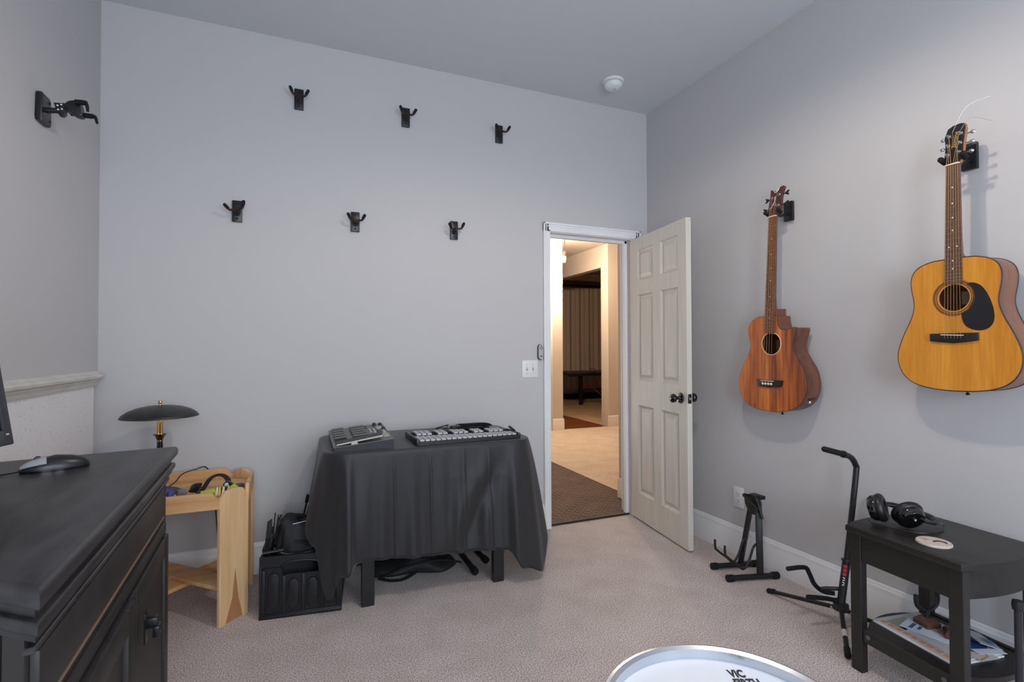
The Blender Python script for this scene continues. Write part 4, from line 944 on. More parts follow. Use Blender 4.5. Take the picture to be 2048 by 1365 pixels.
MB().box((FX + .048, .648, .556), (.014, .030, .026), bev=.002).build('latch_bolt', NAVY, lt)
# canted near end: two vertical boards with a groove between them
e0, e1 = Vector(BP_[0]), Vector(BP_[3]); ed = (e1 - e0).normalized(); en = Vector((ed.y, -ed.x))
if en.dot(Vector((-1, -1))) < 0: en = -en
for a, b in ((.004, .048), (.060, .30), (.312, .62)):
    m = MB(); q = [e0 + ed * a, e0 + ed * b, e0 + ed * b + en * .010, e0 + ed * a + en * .010]
    m.prism([(v.x, v.y) for v in q], .02, ZT - .084, 'z', .002, 1); m.build('end_board', DRESSF, ds)

# ---- mouse, monitor
mo_ = thing('computer_mouse', 'black and silver computer mouse with cable on the dresser', 'mouse', (-.592, 1.725, ZT), radians(22))
def mouse_pt(u, v):
    a = 2 * pi * u; L, Wd = .072, .033
    x = L * cos(a); y = Wd * sin(a) * (1 - .12 * cos(a))
    k = v; s = sqrt(max(0, 1 - k * k)); h = .038 * (1 + .18 * cos(a)) 
    return x, y, k, s
m = MB(); rows = 9; N = 36; V = []
for j in range(rows + 1):
    k = j / rows; s = (1 - k ** 2.4) ** .5 if k < 1 else 0
    ring = []
    for i in range(N):
        a = 2 * pi * i / N; x = .072 * cos(a) * (s if j else 1); y = .033 * sin(a) * (s if j else 1)
        z = .006 + .034 * k * (1 - .30 * max(0, -(x / .072)) ** 1.3 - .12 * max(0, x / .072))
        ring.append(m.bm.verts.new((x, y, z)))
    V.append(ring)
for A, B in zip(V, V[1:]):
    for i in range(N): m.bm.faces.new((A[i], A[(i + 1) % N], B[(i + 1) % N], B[i]))
bmesh.ops.remove_doubles(m.bm, verts=m.bm.verts[:], dist=.0003)
shell = m.build('shell', BLKS, mo_, ang=60)
MB().prism([(.071 * cos(2 * pi * k / 32), .032 * sin(2 * pi * k / 32)) for k in range(32)], 0, .0075, 'z').build('underside', BLKG, mo_)
m = MB()
def btn(u, v):
    x = -.069 + .050 * u; w_ = .0325 * sqrt(max(0.02, 1 - (x / .0722) ** 2)) * .93; y = (-1 + 2 * v) * w_
    r2 = min(1, (x / .072) ** 2 + (y / .033) ** 2); k = (1 - r2 ** (1 / .9)) if 0 else (max(0, 1 - r2)) ** (1 / 2.4)
    return (x, y, .0072 + .034 * k * (1 - .30 * max(0, -(x / .072)) ** 1.3) + .0012)
m.grid(btn, 16, 14); m.build('silver_buttons', mat('mouse_silver', (170, 172, 176), .35, .3), mo_, ang=180)
MB().lathe([(0, -.003), (.007, -.003), (.0085, 0), (.007, .003), (0, .003)], (-.035, 0, .0325), 18, (0, 1, 0)).build('scroll_wheel', BLKS, mo_)
MB().tube([(-.068, 0, .006), (-.11, .0, .003), (-.17, .015, .003), (-.23, .05, .003)], .0022, 6, smooth=5).build('cable', BLKS, mo_)

mn = thing('monitor', 'dark grey flat monitor standing on the dresser', 'monitor', (-.735, 1.390, ZT))
Cn = Vector((-.627, 1.600, 1.022)); Wv = Vector((-.25, -.968, 0)).normalized(); Uv = Vector((-.165, .03, .985)); Nv = Wv.cross(Uv).normalized()
if Nv.x < 0: Nv = -Nv
Uv = Nv.cross(Wv).normalized(); Uv = Uv if Uv.z > 0 else -Uv
MF = Matrix((Wv, Uv, Nv)).transposed().to_4x4(); MF.translation = Cn
MONF = mat('monitor_grey', (52, 52, 56), .4)
def mon(nm, parts, m_, parent, bev=.003):
    q = MB(mn.location)
    t = MB()
    for p in parts: t.b2(*p, bev=bev)
    t.xf(MF); me = bpy.data.meshes.new('t'); t.bm.to_mesh(me); q.bm.from_mesh(me); bpy.data.meshes.remove(me); t.bm.free()
    return q.build(nm, m_, parent)
fr_ = mon('bezel', [(0, .022, 0, .30, -.030, 0), (.398, .42, 0, .30, -.030, 0), (.022, .398, 0, .036, -.030, 0), (.022, .398, .278, .30, -.030, 0)], MONF, mn)
mon('screen', [(.022, .398, .036, .278, -.02, -.006)], mat('screen_off', (14, 14, 17), .15), mn, 0)
mon('rear_shell', [(.02, .40, .02, .28, -.050, -.028)], MONF, mn, .008)
mon('badge', [(.012, .020, .024, .028, 0, .0008)], GREYP, fr_, 0)
MB(mn.location).tube([(-.75, 1.39, ZT + .01), (-.75, 1.39, ZT + .14), (-.735, 1.395, ZT + .20)], .022, 12).build('stand_neck', MONF, mn)
m = MB(mn.location); m.prism([(-.735 + .095 * cos(t) - .03 * sin(t), 1.408 + .165 * sin(t)) for t in [2 * pi * k / 40 for k in range(40)]], ZT + .0005, ZT + .014, 'z', .005); m.build('stand_base', MONF, mn)

# ================================================================== wooden octagonal table
wt = thing('octagonal_wood_table', 'unfinished wooden octagonal side table with raised edge', 'table', (-.485, 2.910, 0))
A_, C_ = .27, .106
legpoly = [(-.075, 0), (.075, 0), (.075, .562), (.045, .600), (.020, .606), (-.020, .606), (-.045, .600), (-.075, .562)]
appoly = [(-.162, .530), (.162, .530), (.162, .566), (.128, .606), (-.128, .606), (-.162, .566)]
for k in range(4):
    a = pi / 4 + k * pi / 2
    m = MB(); m.prism(legpoly, -.009, .009, 'y', .0015, 1)
    r = (A_ - C_ / 2) * sqrt(2)
    m.xf(Matrix.Rotation(a - pi / 2, 4, 'Z') @ Matrix.Translation((0, r - .009, 0))); m.build('leg', PINE, wt, ang=25)
    b = k * pi / 2
    m = MB(); m.prism(appoly, -.008, .008, 'y', .0015, 1); m.xf(Matrix.Rotation(b, 4, 'Z') @ Matrix.Translation((0, A_ - .008, 0))); m.build('apron', PINEX, wt, ang=25)
i_ = A_ - .016; c2 = C_ + .002
MB().prism([(i_ - c2, -i_), (i_, -i_ + c2), (i_, i_ - c2), (i_ - c2, i_), (-i_ + c2, i_), (-i_, i_ - c2), (-i_, -i_ + c2), (-i_ + c2, -i_)], .540, .556, 'z').build('tabletop', PINEX, wt)
for k, z in ((0, .150), (1, .1325)):
    m = MB(); m.b2(-.292, .292, -.055, .055, z, z + .017, .0015, 1); m.xf(Matrix.Rotation(-pi / 4 + k * pi / 2, 4, 'Z')); m.build('stretcher', PINEX, wt)
MB().prism([(-.045, .004), (.045, .004), (.022, .10), (.004, .24), (-.010, .11)], .0003, .0008, 'y').xf(Matrix.Rotation(-pi / 4 - pi / 2 + pi, 4, 'Z') @ Matrix.Translation((0, -(A_ - C_ / 2) * sqrt(2) - .0012, 0)) if 0 else
    Matrix.Rotation(pi / 4, 4, 'Z') @ Matrix.Translation((0, -(A_ - C_ / 2) * sqrt(2) - .0010, 0))).build('heartwood_grain', mat('heartwood_brown', (164, 112, 72), .5, rgb2=(184, 134, 92), scale=9, stretch=(1, 1, .1)), wt)

lm = thing('desk_lamp', 'black mushroom-shade lamp with brass fittings on the wood table', 'lamp', (-.615, 2.950, .556)); o = lm.location
SHD = mat('lamp_shade_black', (30, 30, 33), .42, rgb2=(62, 60, 60), scale=14, lo=.45, hi=.8, bump=.15, bscale=30)
MB(o).lathe([(0, 0), (.088, 0), (.090, .004), (.078, .012), (.045, .022), (.022, .030), (.018, .036), (0, .036)], o, 40).build('base', mat('lamp_base_grey', (66, 66, 64), .5), lm)
MB(o).lathe([(0, .034), (.022, .036), (.019, .08), (.0165, .16), (.0120, .250), (0, .250)], o, 28).build('stem', BLKG, lm)
MB(o).lathe([(.0118, .249), (.0135, .250), (.0135, .256), (.0118, .257)], o, 24).build('brass_ring', BRASS, lm)
MB(o).lathe([(0, .256), (.0125, .257), (.015, .264), (.022, .278), (.0285, .283), (.0285, .286), (0, .287)], o, 28).build('cup', BLKG, lm)
m = MB(o); m.cyl((o.x - .006, o.y, o.z + .286), (o.x - .006, o.y, o.z + .345), .0062, seg=16); m.cyl((o.x + .006, o.y, o.z + .286), (o.x + .006, o.y, o.z + .345), .0062, seg=16); m.build('brass_socket', BRASS, lm)
sh_ = MB(o); sh_.lathe([(.162, .368), (.1625, .3705), (.152, .384), (.128, .400), (.095, .4125), (.058, .420), (.020, .4235), (0, .424), ], o, 56); sh_.lathe([(.1615, .368), (.150, .380), (.126, .3965), (.094, .409), (.057, .4165), (0, .4205)], o, 56)
sh_.build('shade', SHD, lm, ang=50)
MB(o).lathe([(0, .423), (.005, .424), (.004, .430), (.0085, .435), (.0088, .440), (.006, .4455), (0, .447)], o, 20).build('finial', BRASS, lm)
MB(o).cyl((o.x, o.y, o.z + .34), (o.x, o.y, o.z + .422), .004, seg=10).build('rod', BRASS, lm)
cdp = [(-.60, 3.035, .562), (-.575, 3.075, .575), (-.55, 3.115, .605), (-.50, 3.150, .616), (-.45, 3.185, .613), (-.42, 3.196, .50), (-.40, 3.196, .25)]
MB(o).tube(cdp, .0028, 8, smooth=6).build('cord', BLKS, lm)

# small things on the wood table
hl = thing('head_lamp', 'black head lamp with strap loop and battery box on the wood table', 'head lamp', (-.375, 2.875, .556)); o = hl.location
MB(o).tube([(-.430, 2.835, .563), (-.415, 2.865, .585), (-.398, 2.905, .612), (-.372, 2.925, .624), (-.340, 2.915, .622), (-.318, 2.893, .604), (-.315, 2.872, .582)], .013, 10, smooth=5, flat=.28).build('strap', FABRIC, hl)
MB(o).box((-.395, 2.835, .564), (.100, .022, .014), rot=(0, 0, .15), bev=.004).build('lower_strap', FABRIC, hl)
m = MB(o); m.lathe([(0, -.016), (.018, -.016), (.021, -.006), (.021, .010), (.018, .016), (0, .016)], (-.314, 2.868, .583), 24, (-.3, -.9, .2)); m.build('lamp_housing', BLKG, hl)
MB(o).lathe([(0, 0), (.010, 0), (.008, .005), (0, .007)], (-.320, 2.852, .590), 16, (-.3, -.9, .3)).build('lens', mat('lens_pale', (196, 206, 216), .1), hl)
MB(o).box((-.275, 2.880, .570), (.055, .034, .024), rot=(0, 0, .3), bev=.005).build('battery_box', DGREY, hl)
MB(o).box((-.345, 2.828, .571), (.060, .018, .020), rot=(.2, -.1, .3), bev=.003).build('hinge_block', DGREY, hl)
lc = thing('cable_bundle', 'coiled black cable bundle on the wood table', 'cable', (-.447, 2.842, .556)); o = lc.location
for k in range(4):
    MB(o).tube([(-.447 + .020 * cos(t) * (1 + .08 * k), 2.842 + .012 * sin(t) - .005 * k, .590 + .016 * sin(t + .6 * k) + .002 * k) for t in [2 * pi * j / 24 for j in range(24)]], .0042, 8, closed=True).build('loop', BLKS, lc)
MB(o).box((-.430, 2.822, .571), (.018, .010, .016), rot=(0, .4, .3), bev=.002).build('plug', DGREY, lc)
tag(MB((-.500, 2.815, .556)).box((-.500, 2.815, .577), (.040, .030, .034), rot=(.3, .25, .4), bev=.008).build('grey_clip', mat('clip_grey', (118, 120, 124), .5)), 'small grey plastic clip on the wood table', 'clip')
tag(MB((-.550, 2.805, .556)).tube([(-.580, 2.800, .570), (-.560, 2.815, .590), (-.540, 2.812, .584), (-.545, 2.795, .568)], .0125, 10, smooth=4).build('blue_strap', mat('blue_nylon', (66, 80, 160), .5)), 'crumpled blue strap on the wood table', 'strap')
LIME = mat('lime_foam', (176, 200, 56), .6); YEL = mat('yellow_foam', (226, 190, 84), .6); WHF = mat('white_foam', (228, 226, 204), .6)
for (x, y, r_, c_, nmm) in ((-.352, 2.768, 1.2, WHF, 'white foam earplug beside the lime pouch'), (-.340, 2.766, 1.3, YEL, 'yellow foam earplug between white earplugs'), (-.326, 2.772, 1.1, WHF, 'white foam earplug next to the head lamp'), (-.308, 2.786, .9, YEL, 'yellow foam earplug at the table rim')):
    q = MB((x, y, .556)); q.tube([(x, y, .566), (x + .004 * cos(r_), y + .006, .582), (x + .006 * cos(r_), y + .010, .596)], [.0062, .0055, .0038], 10); q.sphere((x + .006 * cos(r_), y + .010, .596), .0038, 8); q.sphere((x, y, .5635), .0064, 8)
    tag(q.build('earplug', c_), nmm, 'earplug', 'foam earplugs')
tag(MB((-.385, 2.785, .556)).box((-.388, 2.785, .572), (.062, .022, .028), rot=(.5, -.05, .1), bev=.004).build('lime_pouch', LIME), 'flat lime green pouch on the wood table', 'pouch')
tag(MB((-.285, 2.805, .556)).tube([(-.306, 2.815, .570), (-.288, 2.825, .582), (-.272, 2.830, .576)], [.011, .014, .010], 10, smooth=3).build('lime_earplug_case', LIME), 'lime green earplug case by the battery box', 'case')

# ================================================================== table under the black cloth
bt = thing('cloth_covered_table', 'black wooden table mostly hidden under a black cloth', 'table', (.655, 2.865, 0)); o = bt.location
BLKW = mat('black_table_wood', (30, 30, 32), .4)
def rrect(hx, hy, r, n=10):
    P = []
    for (cx, cy, a0) in ((hx - r, hy - r, 0), (-hx + r, hy - r, pi / 2), (-hx + r, -hy + r, pi), (hx - r, -hy + r, 1.5 * pi)):
        for k in range(n + 1): a = a0 + (pi / 2) * k / n; P.append((cx + r * cos(a), cy + r * sin(a)))
    return P
MB(o).prism([(o.x + a, o.y + b) for a, b in rrect(.520, .285, .10)], .728, .7515, 'z', .003).build('tabletop', BLKW, bt)
for x in (.317, .996):
    for y, dy in ((2.600, 1), (3.110, -1)): MB(o).b2(x - .030, x + .030, y - .018, y + .018, 0, .728, .002, 1).build('leg', BLKW, bt)

cl_ = MB((.655, 2.865, .752))
base = rrect(.535, .300, .105, 14)
# resample the perimeter evenly
per = []
for i in range(len(base)):
    p, q = Vector(base[i]), Vector(base[(i + 1) % len(base)]); L = (q - p).length
    for k in range(max(1, int(L / .005))): per.append(p + (q - p) * k / max(1, int(L / .005)))
NP = len(per)
ctrl = [((.085, 3.00), .44, .045, .004), ((.12, 2.80), .47, .05, .004), ((.12, 2.70), .46, .055, .008), ((.135, 2.632), .315, .06, .020), ((.165, 2.585), .085, .055, .030), ((.205, 2.565), .20, .040, .028), ((.26, 2.565), .238, .020, .006), ((.60, 2.565), .215, .016, .006),
        ((.92, 2.565), .200, .030, .007), ((1.02, 2.565), .190, .040, .010), ((1.10, 2.572), .090, .075, .012), ((1.155, 2.60), .045, .100, .012), ((1.185, 2.65), .20, .105, .010), ((1.19, 2.72), .36, .095, .006), ((1.19, 2.95), .38, .09, .006), ((1.15, 3.14), .50, .05, .006), ((.9, 3.165), .60, .010, .003), ((.4, 3.165), .60, .010, .003), ((.15, 3.14), .50, .02, .004)]
cidx = []
for (pt, hz_, fl2, am) in ctrl:
    i = min(range(NP), key=lambda k: (per[k].x + .655 - pt[0]) ** 2 + (per[k].y + 2.865 - pt[1]) ** 2); cidx.append((i, hz_, fl2, am))
cidx.sort()
def cval(i):
    for k in range(len(cidx)):
        a = cidx[k]; b = cidx[(k + 1) % len(cidx)]; ia, ib = a[0], b[0]
        if ib <= ia: ib += NP
        ii = i if i >= ia else i + NP
        if ia <= ii < ib:
            t = (ii - ia) / (ib - ia); t = t * t * (3 - 2 * t)
            return [a[j] + (b[j] - a[j]) * t for j in (1, 2, 3)]
    return [.3, .03, .01]
NR = 34; ZCL = .7535
grid_v = []
for i in range(NP):
    p = per[i]; tn_ = (per[(i + 1) % NP] - per[i - 1]).normalized(); nr = Vector((tn_.y, -tn_.x)); hem, flr, amp = cval(i)
    s = i * .005; col = []
    wx = p.x + .655
    for j in range(NR + 1):
        if j <= 3:
            a = (j / 3) * pi / 2 * .85; off_ = .010 * sin(a); z = ZCL - .010 * (1 - cos(a))
        else:
            t = (j - 3) / (NR - 3); z = (ZCL - .0087) + (hem - ZCL + .0087) * t
            fold = amp * (t ** .75) * (sin(s * 46 + .7 * sin(s * 9)) + .55 * sin(s * 83 + 1.3))
            wave = .006 * t * sin(s * 15 + t * 2.2) + (.0035 * t * sin(s * 31 - t * 3))
            cre = sum(.0048 * math.exp(-((wx - x0 - .01 * t) / .0055) ** 2) for x0 in (.435, .615, .790, .93)) * (1 if nr.y < -.9 else 0) * min(1, t * 6)
            cre += (.0022 * math.exp(-((z - .585) / .006) ** 2) if (nr.y < -.9 and wx > .56) else 0)
            off_ = .010 + flr * t ** .85 + fold + wave + cre
            if nr.y < -.8: off_ += .020 * math.exp(-((wx - .30 + .05 * t) / .045) ** 2) * t + (-.020 * math.exp(-((wx - 1.02 + .24 * t) / .042) ** 2) + .012 * math.exp(-((wx - .93 + .24 * t) / .050) ** 2)) * sin(pi * min(1, t)) ** .7 * min(1, t * 2.5)
            if nr.y > .8: off_ = min(off_, .014)
        col.append(cl_.bm.verts.new((p.x + .655 + nr.x * off_, p.y + 2.865 + nr.y * off_, z)))
    grid_v.append(col)
for i in range(NP):
    A, B = grid_v[i], grid_v[(i + 1) % NP]
    for j in range(NR): cl_.bm.faces.new((A[j], A[j + 1], B[j + 1], B[j]))
cl_.bm.faces.new([c[0] for c in grid_v])
tcl = tag(cl_.build('tablecloth', CLOTH, ang=80), 'long black woven tablecloth with pressed creases and pointed corners', 'tablecloth')
sm_ = tcl.modifiers.new('thickness', 'SOLIDIFY'); sm_.thickness = .0018; sm_.offset = -1

ZB = .7545
# ---- multi-effects pedal board
pb = thing('pedal_board', 'silver multi-effects pedal board on the black tablecloth', 'pedal board', (.300, 2.770, ZB)); o = pb.location
PSIL = mat('pedal_silver', (112, 112, 108), .38, .55); PDRK = mat('pedal_side_black', (26, 26, 29), .5); PEDT = mat('pedal_tread', (62, 58, 60), .6)
X0, X1, Y0, Y1 = .158, .440, 2.588, 3.010
zz = lambda x, y=Y0: ZB + .024 + .026 * (x - X0) / (X1 - X0) + .020 * (y - Y0) / (Y1 - Y0)
def slab(x0, x1, y0, y1, h0, h1, bev=.001, base=False):
    """block following the sloping panel, from h0 to h1 above it"""
    t = MB(o); bm = t.bm
    lo = [bm.verts.new((x, y, ZB if base else zz(x, y) + h0)) for x, y in ((x0, y0), (x1, y0), (x1, y1), (x0, y1))]
    hi = [bm.verts.new((x, y, zz(x, y) + h1)) for x, y in ((x0, y0), (x1, y0), (x1, y1), (x0, y1))]
    bm.faces.new(lo[::-1]); bm.faces.new(hi)
    for k in range(4): bm.faces.new((lo[k], lo[(k + 1) % 4], hi[(k + 1) % 4], hi[k]))
    if bev: bmesh.ops.bevel(bm, geom=bm.edges[:], offset=bev, segments=1, affect='EDGES')
    return t
slab(X0, X1, Y0, Y1, 0, -.003, .001, True).build('case', PDRK, pb)
slab(X0 - .002, X1 + .002, Y0 - .002, Y1 + .002, -.003, .0, .0006).build('top_panel', PSIL, pb)
for (xa, xb, ya) in ((.172, .228, 2.726), (.262, .332, 2.716)):
    for k in range(5):
        y = ya + .056 * k
        sw = slab(xa, xb, y, y + .034, -.001, .011, .001).build('foot_switch', BLKS, pb)
        slab(xa - .002, xb + .002, y - .002, y + .030, .011, .0135, .0006).build('switch_cap', PSIL, sw)
ep = MB(o).prism([(.172, zz(.172) + .004), (.388, zz(.388) + .018), (.388, zz(.388) + .026), (.172, zz(.172) + .012)], 2.606, 2.684, 'y', .002, 1).build('expression_pedal', PEDT, pb)
PALE = mat('pedal_edge_pale', (176, 172, 160), .4, .3)
MB(o).prism([(.172, zz(.172) + .0035), (.388, zz(.388) + .016), (.388, zz(.388) + .0225), (.172, zz(.172) + .010)], 2.600, 2.6058, 'y').build('pedal_edge', PALE, ep)
MB(o).prism([(.238, zz(.238)), (.272, zz(.272)), (.264, zz(.264) + .010), (.240, zz(.24) + .008)], 2.594, 2.5998, 'y').build('pedal_hinge', PALE, ep)
for (x, y, sx, sy, mm) in ((.358, 2.845, .010, .090, GREYP), (.378, 2.830, .012, .100, GREYP), (.398, 2.800, .018, .060, DGREY), (.410, 2.890, .028, .060, GREYP), (.345, 2.950, .010, .060, DGREY), (.420, 2.780, .014, .060, GREYP)):
    slab(x - sx / 2, x + sx / 2, y - sy / 2, y + sy / 2, -.001, .005, .001).build('control_strip', mm, pb)
for (x, y) in ((.395, 2.975), (.425, 2.955), (.426, 2.840)): MB(o).lathe([(0, 0), (.009, 0), (.008, .014), (0, .014)], (x, y, zz(x, y)), 16).build('knob', BLKS, pb)
slab(.403, .433, 2.650, 2.735, -.0005, .0010, 0).build('printed_panel', mat('panel_print', (176, 172, 158), .5), pb)

# ---- bell kit (glockenspiel-style bars)
gk = thing('bell_kit', 'black glockenspiel bell kit with two rows of silver bars', 'glockenspiel', (.85, 2.70, ZB)); o = gk.location
ALU = mat('aluminium_bar', (186, 187, 188), .38, .35)
def edge(t, a, b): return a + (b - a) * t
gx0, gx1 = .558, 1.128
yf = lambda x: 2.584 + .016 * (x - gx0) / (gx1 - gx0); yb = lambda x: 2.885 - .105 * (x - gx0) / (gx1 - gx0)
MB(o).prism([(gx0, yf(gx0)), (gx1, yf(gx1)), (gx1, yb(gx1)), (gx0, yb(gx0))], ZB, ZB + .010, 'z', .002, 1).build('tray', BLKS, gk)
MB(o).b2(gx0 - .004, gx0 + .010, yf(gx0) - .002, yb(gx0) + .002, ZB, ZB + .034, .002).build('end_rail', BLKS, gk)
MB(o).b2(gx1 - .010, gx1 + .004, yf(gx1) - .002, yb(gx1) + .002, ZB, ZB + .030, .002).build('end_rail', BLKS, gk)
for (fa, fb_, zt) in ((.10, .16, .020), (.42, .47, .020), (.56, .61, .028), (.88, .93, .028)):
    MB(o).prism([(gx0, edge(fa, yf(gx0), yb(gx0))), (gx1, edge(fa, yf(gx1), yb(gx1))), (gx1, edge(fb_, yf(gx1), yb(gx1))), (gx0, edge(fb_, yf(gx0), yb(gx0)))], ZB + .009, ZB + zt, 'z').build('felt_rail', FABRIC, gk)
MB(o).prism([(gx0, yf(gx0) - .002), (gx1, yf(gx1) - .002), (gx1, yf(gx1) + .006), (gx0, yf(gx0) + .006)], ZB + .002, ZB + .020, 'z').build('front_rail', BLKS, gk)
nb = 19; pitch = (gx1 - gx0 - .028) / nb
for k in range(nb):
    x = gx0 + .014 + pitch * (k + .5)
    b = MB(o).box((x, edge(.27, yf(x), yb(x)), ZB + .0245), (pitch * .86, (yb(x) - yf(x)) * .44, .009), bev=.0015, seg=1).build('bar', ALU, gk)
for k in range(nb - 1):
    if (k + 3) % 7 in (6, 2): continue          # gaps like a keyboard's
    x = gx0 + .014 + pitch * (k + 1)
    MB(o).box((x, edge(.745, yf(x), yb(x)), ZB + .0330), (pitch * .86, (yb(x) - yf(x)) * .42, .009), bev=.0015, seg=1).build('bar', ALU, gk)
hn = MB(o); hn.tube([(gx1 + .002, 2.68, ZB + .030), (gx1 - .004, 2.73, ZB + .044), (gx1 + .010, 2.775, ZB + .040)], .007, 8, smooth=3); hn.build('clasp', BLKS, gk)

cc = thing('coiled_cable', 'thick black coiled cable behind the bell kit', 'cable', (1.00, 3.03, ZB)); o = cc.location
for k, (r, dz) in enumerate(((.100, .008), (.108, .017))):
    MB(o).tube([(1.00 + r * cos(t) * 1.05, 3.03 + r * .85 * sin(t), ZB + dz + .002 * sin(3 * t)) for t in [2 * pi * j / 48 for j in range(48)]], .0068, 8, closed=True).build('loop', RUB, cc)
MB(o).tube([(1.08, 2.96, ZB + .012), (1.10, 2.93, ZB + .012), (1.125, 2.91, ZB + .012)], [.009, .011, .009], 10).build('connector', STEEL, cc)
pa = thing('power_adapter', 'small black power adapter with prongs and thin cord', 'adapter', (.865, 2.985, ZB)); o = pa.location
MB(o).box((.875, 2.985, ZB + .016), (.060, .045, .032), rot=(0, 0, .2), bev=.004).build('adapter_body', BLKS, pa)
for dx in (-.007, .007): MB(o).box((.880 + dx, 2.985, ZB + .042), (.0016, .007, .020)).build('prong', STEEL, pa)
for k in range(3): MB(o).tube([(.795 + (.032 + .004 * k) * cos(t), 3.00 + .024 * sin(t), ZB + .010 + .010 * k + .010 * sin(t + k)) for t in [2 * pi * j / 28 for j in range(28)]], .0026, 6, closed=True).build('cord_loop', BLKS, pa)
MB(o).tube([(.825, 2.99, ZB + .012), (.850, 2.985, ZB + .014)], .0026, 6).build('cord', BLKS, pa)

# ================================================================== folding crate with its contents
CRZ = -.130
cr = thing('folding_crate', 'black plastic folding crate with oval ribbed panels', 'crate', (-.158, 2.646, 0), CRZ)
CWD, CDP, CHT = .352, .340, .285
fm = MB(); 
fm.prism([(0, .02), (CWD, .02), (CWD, .232), (.262, .232), (.255, .196), (.095, .196), (.088, .232), (0, .232)], .006, .016, 'y'); fm.build('front_wall', CRATE, cr)
MB().b2(0, CWD, CDP - .016, CDP - .006, .02, CHT - .03).build('rear_wall', CRATE, cr)
for x in (.0, CWD - .010): MB().b2(x, x + .010, .006, CDP - .006, .02, CHT - .03).build('end_wall', CRATE, cr)
MB().b2(-.002, CWD + .002, .0, CDP, 0, .022, .003).build('bottom', CRATE, cr)
def arch_top(x): 
    c = .175; h = .060
    return max(.0, 1 - ((x - c) / .085) ** 2) ** .5 * h if abs(x - c) < .085 else 0
rimp = [(-.004, CHT), (CWD + .004, CHT)] + [(CWD + .004 - k * (CWD + .008) / 48, .238 + .75 * arch_top(CWD + .004 - k * (CWD + .008) / 48) * .5) for k in range(49)]
MB().prism(rimp, -.004, .018, 'y', .002, 1).build('front_rim', CRATE, cr)
MB().b2(-.004, CWD + .004, CDP - .018, CDP + .002, .240, CHT, .003).build('rear_rim', CRATE, cr)
for x in (-.004, CWD - .014): MB().b2(x, x + .018, .018, CDP - .018, .240, CHT, .003).build('end_rim', CRATE, cr)
archo = [(.090 + .170 * k / 24, .239 + .72 * arch_top(.090 + .170 * k / 24) * .5) for k in range(25)]
MB().tube([(a, -.006, b) for a, b in archo], .0042, 8).build('handle_lip', CRATE, cr)
for x in (.012, .100, .184, .268, .340): MB().b2(x - .009, x + .009, -.003, .010, .022, .194 if .09 < x < .26 else .226, .004).build('rib', CRATE, cr)
for x in (.056, .142, .226, .304):
    hh = .085 if x < .09 else .068; w2 = .024; zc2 = .122 if x < .09 else .105
    P = [(x + w2 * cos(t), zc2 + (hh - w2) * (1 if sin(t) >= 0 else -1) + w2 * sin(t)) for t in [2 * pi * k / 28 + .02 for k in range(28)]]
    MB().prism(P, -.004, .010, 'y', .004, 3).build('oval_panel', CRATE, cr)
MB().b2(-.006, CWD + .006, -.005, .012, 0, .018, .003).build('bottom_flange', CRATE, cr)
MB().b2(CWD - .006, CWD + .006, .0, .02, .02, .240, .003).build('corner_post', CRATE, cr)
MB().b2(-.006, .006, .0, .02, .02, .240, .003).build('corner_post', CRATE, cr)

bg_ = thing('gear_bag', 'rumpled black nylon bag lying in the folding crate', 'bag', (.000, 2.790, .055)); o = bg_.location
def bagpt(u, v):
    a = 2 * pi * u; sq = lambda c: math.copysign(abs(c) ** .55, c)
    prof = [(1.0, .055), (1.02, .14), (1.0, .24), (1.04, .265), (1.0, .30), (.96, .345), (.90, .385), (.74, .402), (.3, .400), (0, .398)]
    f = v * (len(prof) - 1); k = min(int(f), len(prof) - 2); t = f - k
    r = prof[k][0] + (prof[k + 1][0] - prof[k][0]) * t; z = prof[k][1] + (prof[k + 1][1] - prof[k][1]) * t
    lump = 1 + .05 * sin(5 * a + 9 * v) + .03 * sin(11 * a - 14 * v) * (1 if z > .24 else 0)
    zx = z + (.012 * sin(3 * a + 2) - .012 * cos(a)) * max(0, (z - .28) / .12)
    return (.006 + .098 * sq(cos(a)) * r * lump, 2.800 + .085 * sq(sin(a)) * r * lump, zx)
m = MB(o); m.grid(bagpt, 64, 36, True); m.build('bag_body', FABRIC, bg_, ang=180)
MB(o).tube([(-.105, 2.712, .300), (-.06, 2.700, .272), (.01, 2.698, .262), (.08, 2.705, .268), (.108, 2.73, .28)], .006, 8, smooth=6).build('zip_edge', BLKS, bg_)
MB(o).tube([(-.010, 2.700, .325), (.030, 2.697, .312), (.060, 2.699, .300), (.100, 2.71, .255)], .012, 8, smooth=5, flat=.4).build('strap', FABRIC, bg_)
MB(o).tube([(-.055, 2.735, .400), (-.02, 2.735, .396), (.02, 2.738, .400), (.06, 2.74, .404)], .0030, 6, smooth=5, flat=.6).build('white_trim', mat('white_trim', (206, 208, 212), .6), bg_)
ms = thing('folded_music_stand', 'folded black music stand sticking out of the crate', 'stand', (-.125, 2.73, .06)); o = ms.location
m = MB(o); m.prism([(-.146, .288), (-.118, .288), (-.112, .432), (-.134, .418)], 2.742, 2.746, 'y'); m.build('desk_blade', BLK, ms)
for a, b in (((-.116, .27), (-.100, .452)), ((-.108, .27), (-.086, .440))): MB(o).tube([(a[0], 2.755, a[1]), (b[0], 2.765, b[1])], .0055, 8, flat=.45).build('folding_bar', BLK, ms)
MB(o).tube([(-.098, 2.757, .30), (-.088, 2.760, .412), (-.072, 2.764, .440)], .004, 8).build('folding_bar', BLK, ms)
MB(o).tube([(-.146, 2.690, .302), (-.112, 2.80, .370)], .0085, 12).build('hollow_tube', BLK, ms)
MB(o).tube([(-.150, 2.664, .298), (-.060, 2.664, .302)], .0085, 12).build('hollow_tube', BLK, ms)
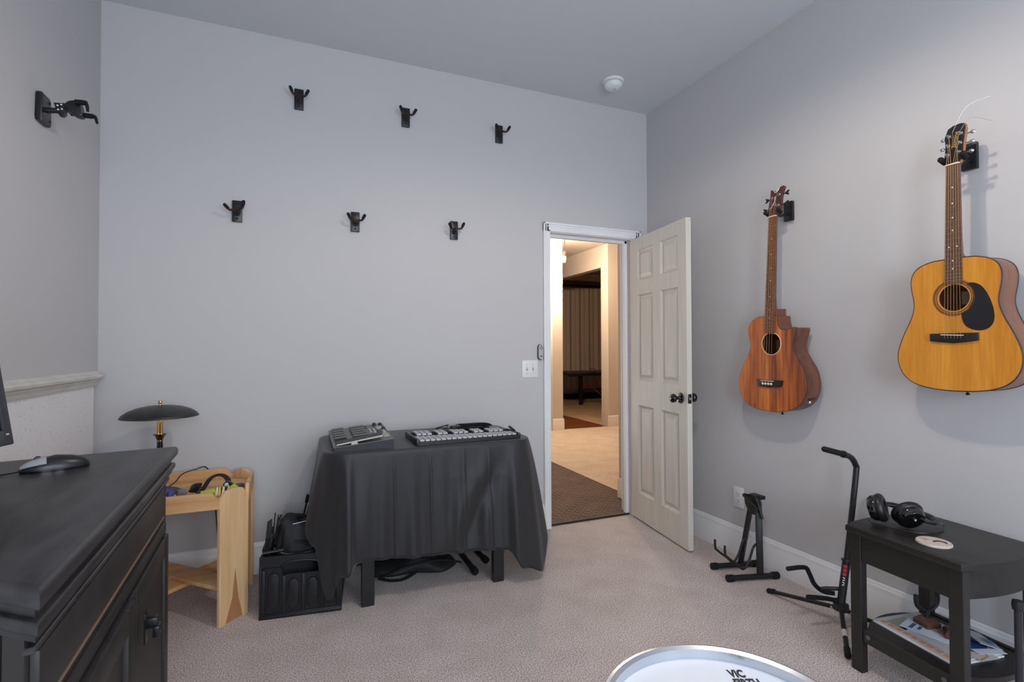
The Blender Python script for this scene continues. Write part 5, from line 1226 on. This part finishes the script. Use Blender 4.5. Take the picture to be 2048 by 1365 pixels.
MB(o).tube([(-.1508 , 2.664 + .0080 * cos(t), .298 + .0080 * sin(t)) for t in [2 * pi * k / 20 for k in range(20)]], .0012, 6, closed=True).build('tube_rim', STEEL, ms)
MB(o).tube([(-.120, 2.705, .065), (-.124, 2.702, .30)], .006, 10).build('shaft', BLK, ms)
mc = thing('clip_stand', 'thin black clip stand leaning behind the gear bag', 'stand', (.045, 2.945, .03)); o = mc.location
MB(o).tube([(.015, 2.935, .05), (.020, 2.930, .33), (.045, 2.905, .455)], .0045, 8).build('rod', BLK, mc)
MB(o).tube([(.043, 2.907, .448), (.050, 2.900, .487)], [.009, .008], 12).build('grip', RUB, mc)
MB(o).tube([(.035, 2.935, .05), (.042, 2.930, .35), (.085, 2.90, .52)], .0075, 8).build('rod', BLK, mc)
MB(o).tube([(.022, 2.932, .36), (.045, 2.930, .372)], .006, 8).build('bracket', BLK, mc)

# ================================================================== under the covered table
gb = thing('gig_bag', 'limp black gig bag lying on the carpet beneath the covered table', 'bag', (.62, 2.90, 0)); o = gb.location
def gig(u, v):
    a = 2 * pi * u; x = .36 + .48 * v; e = sin(pi * min(1, max(0, v * .97 + .015))) ** .45
    wy = .115 * e * (1 + .25 * sin(v * 9)); h = .105 * e * (1 + .18 * sin(v * 13 + 1))
    return (x, 2.915 - .03 * v + wy * cos(a) + .02 * sin(v * 7), max(.001, h * .48 + h * .5 * sin(a) * (1 if sin(a) > 0 else .96)))
m = MB(o); m.grid(gig, 40, 40, False); bmesh.ops.remove_doubles(m.bm, verts=m.bm.verts[:], dist=.001); m.build('bag_body', FABRIC, gb, ang=180)
MB(o).tube([(.42, 2.80, .035), (.55, 2.79, .075), (.72, 2.78, .085), (.85, 2.79, .05)], .006, 8, smooth=6).build('piping', RUB, gb)
MB(o).tube([(.40, 2.83, .02), (.46, 2.805, .008), (.53, 2.80, .006), (.60, 2.83, .02)], .014, 8, smooth=5, flat=.35).build('strap', FABRIC, gb)
ks = thing('folded_x_stand', 'folded black tube stand with round rubber feet under the table', 'stand', (.95, 2.82, 0)); o = ks.location
for (a, b) in (((.865, 2.88, .075), (.905, 2.700, .020)), ((.93, 3.00, .10), (1.010, 2.815, .022))):
    tb = MB(o).tube([a, b], .0165, 14).build('tube', BLK, ks)
    d = (Vector(b) - Vector(a)).normalized(); m = MB(o); m.lathe([(0, -.03), (.0195, -.03), (.0205, -.004), (.018, .004), (.010, .008), (0, .009)], b, 20, d); m.build('rubber_foot', RUB, tb)
MB(o).tube([(.875, 2.90, .085), (1.0, 2.95, .085)], .012, 12).build('cross_bar', BLK, ks)
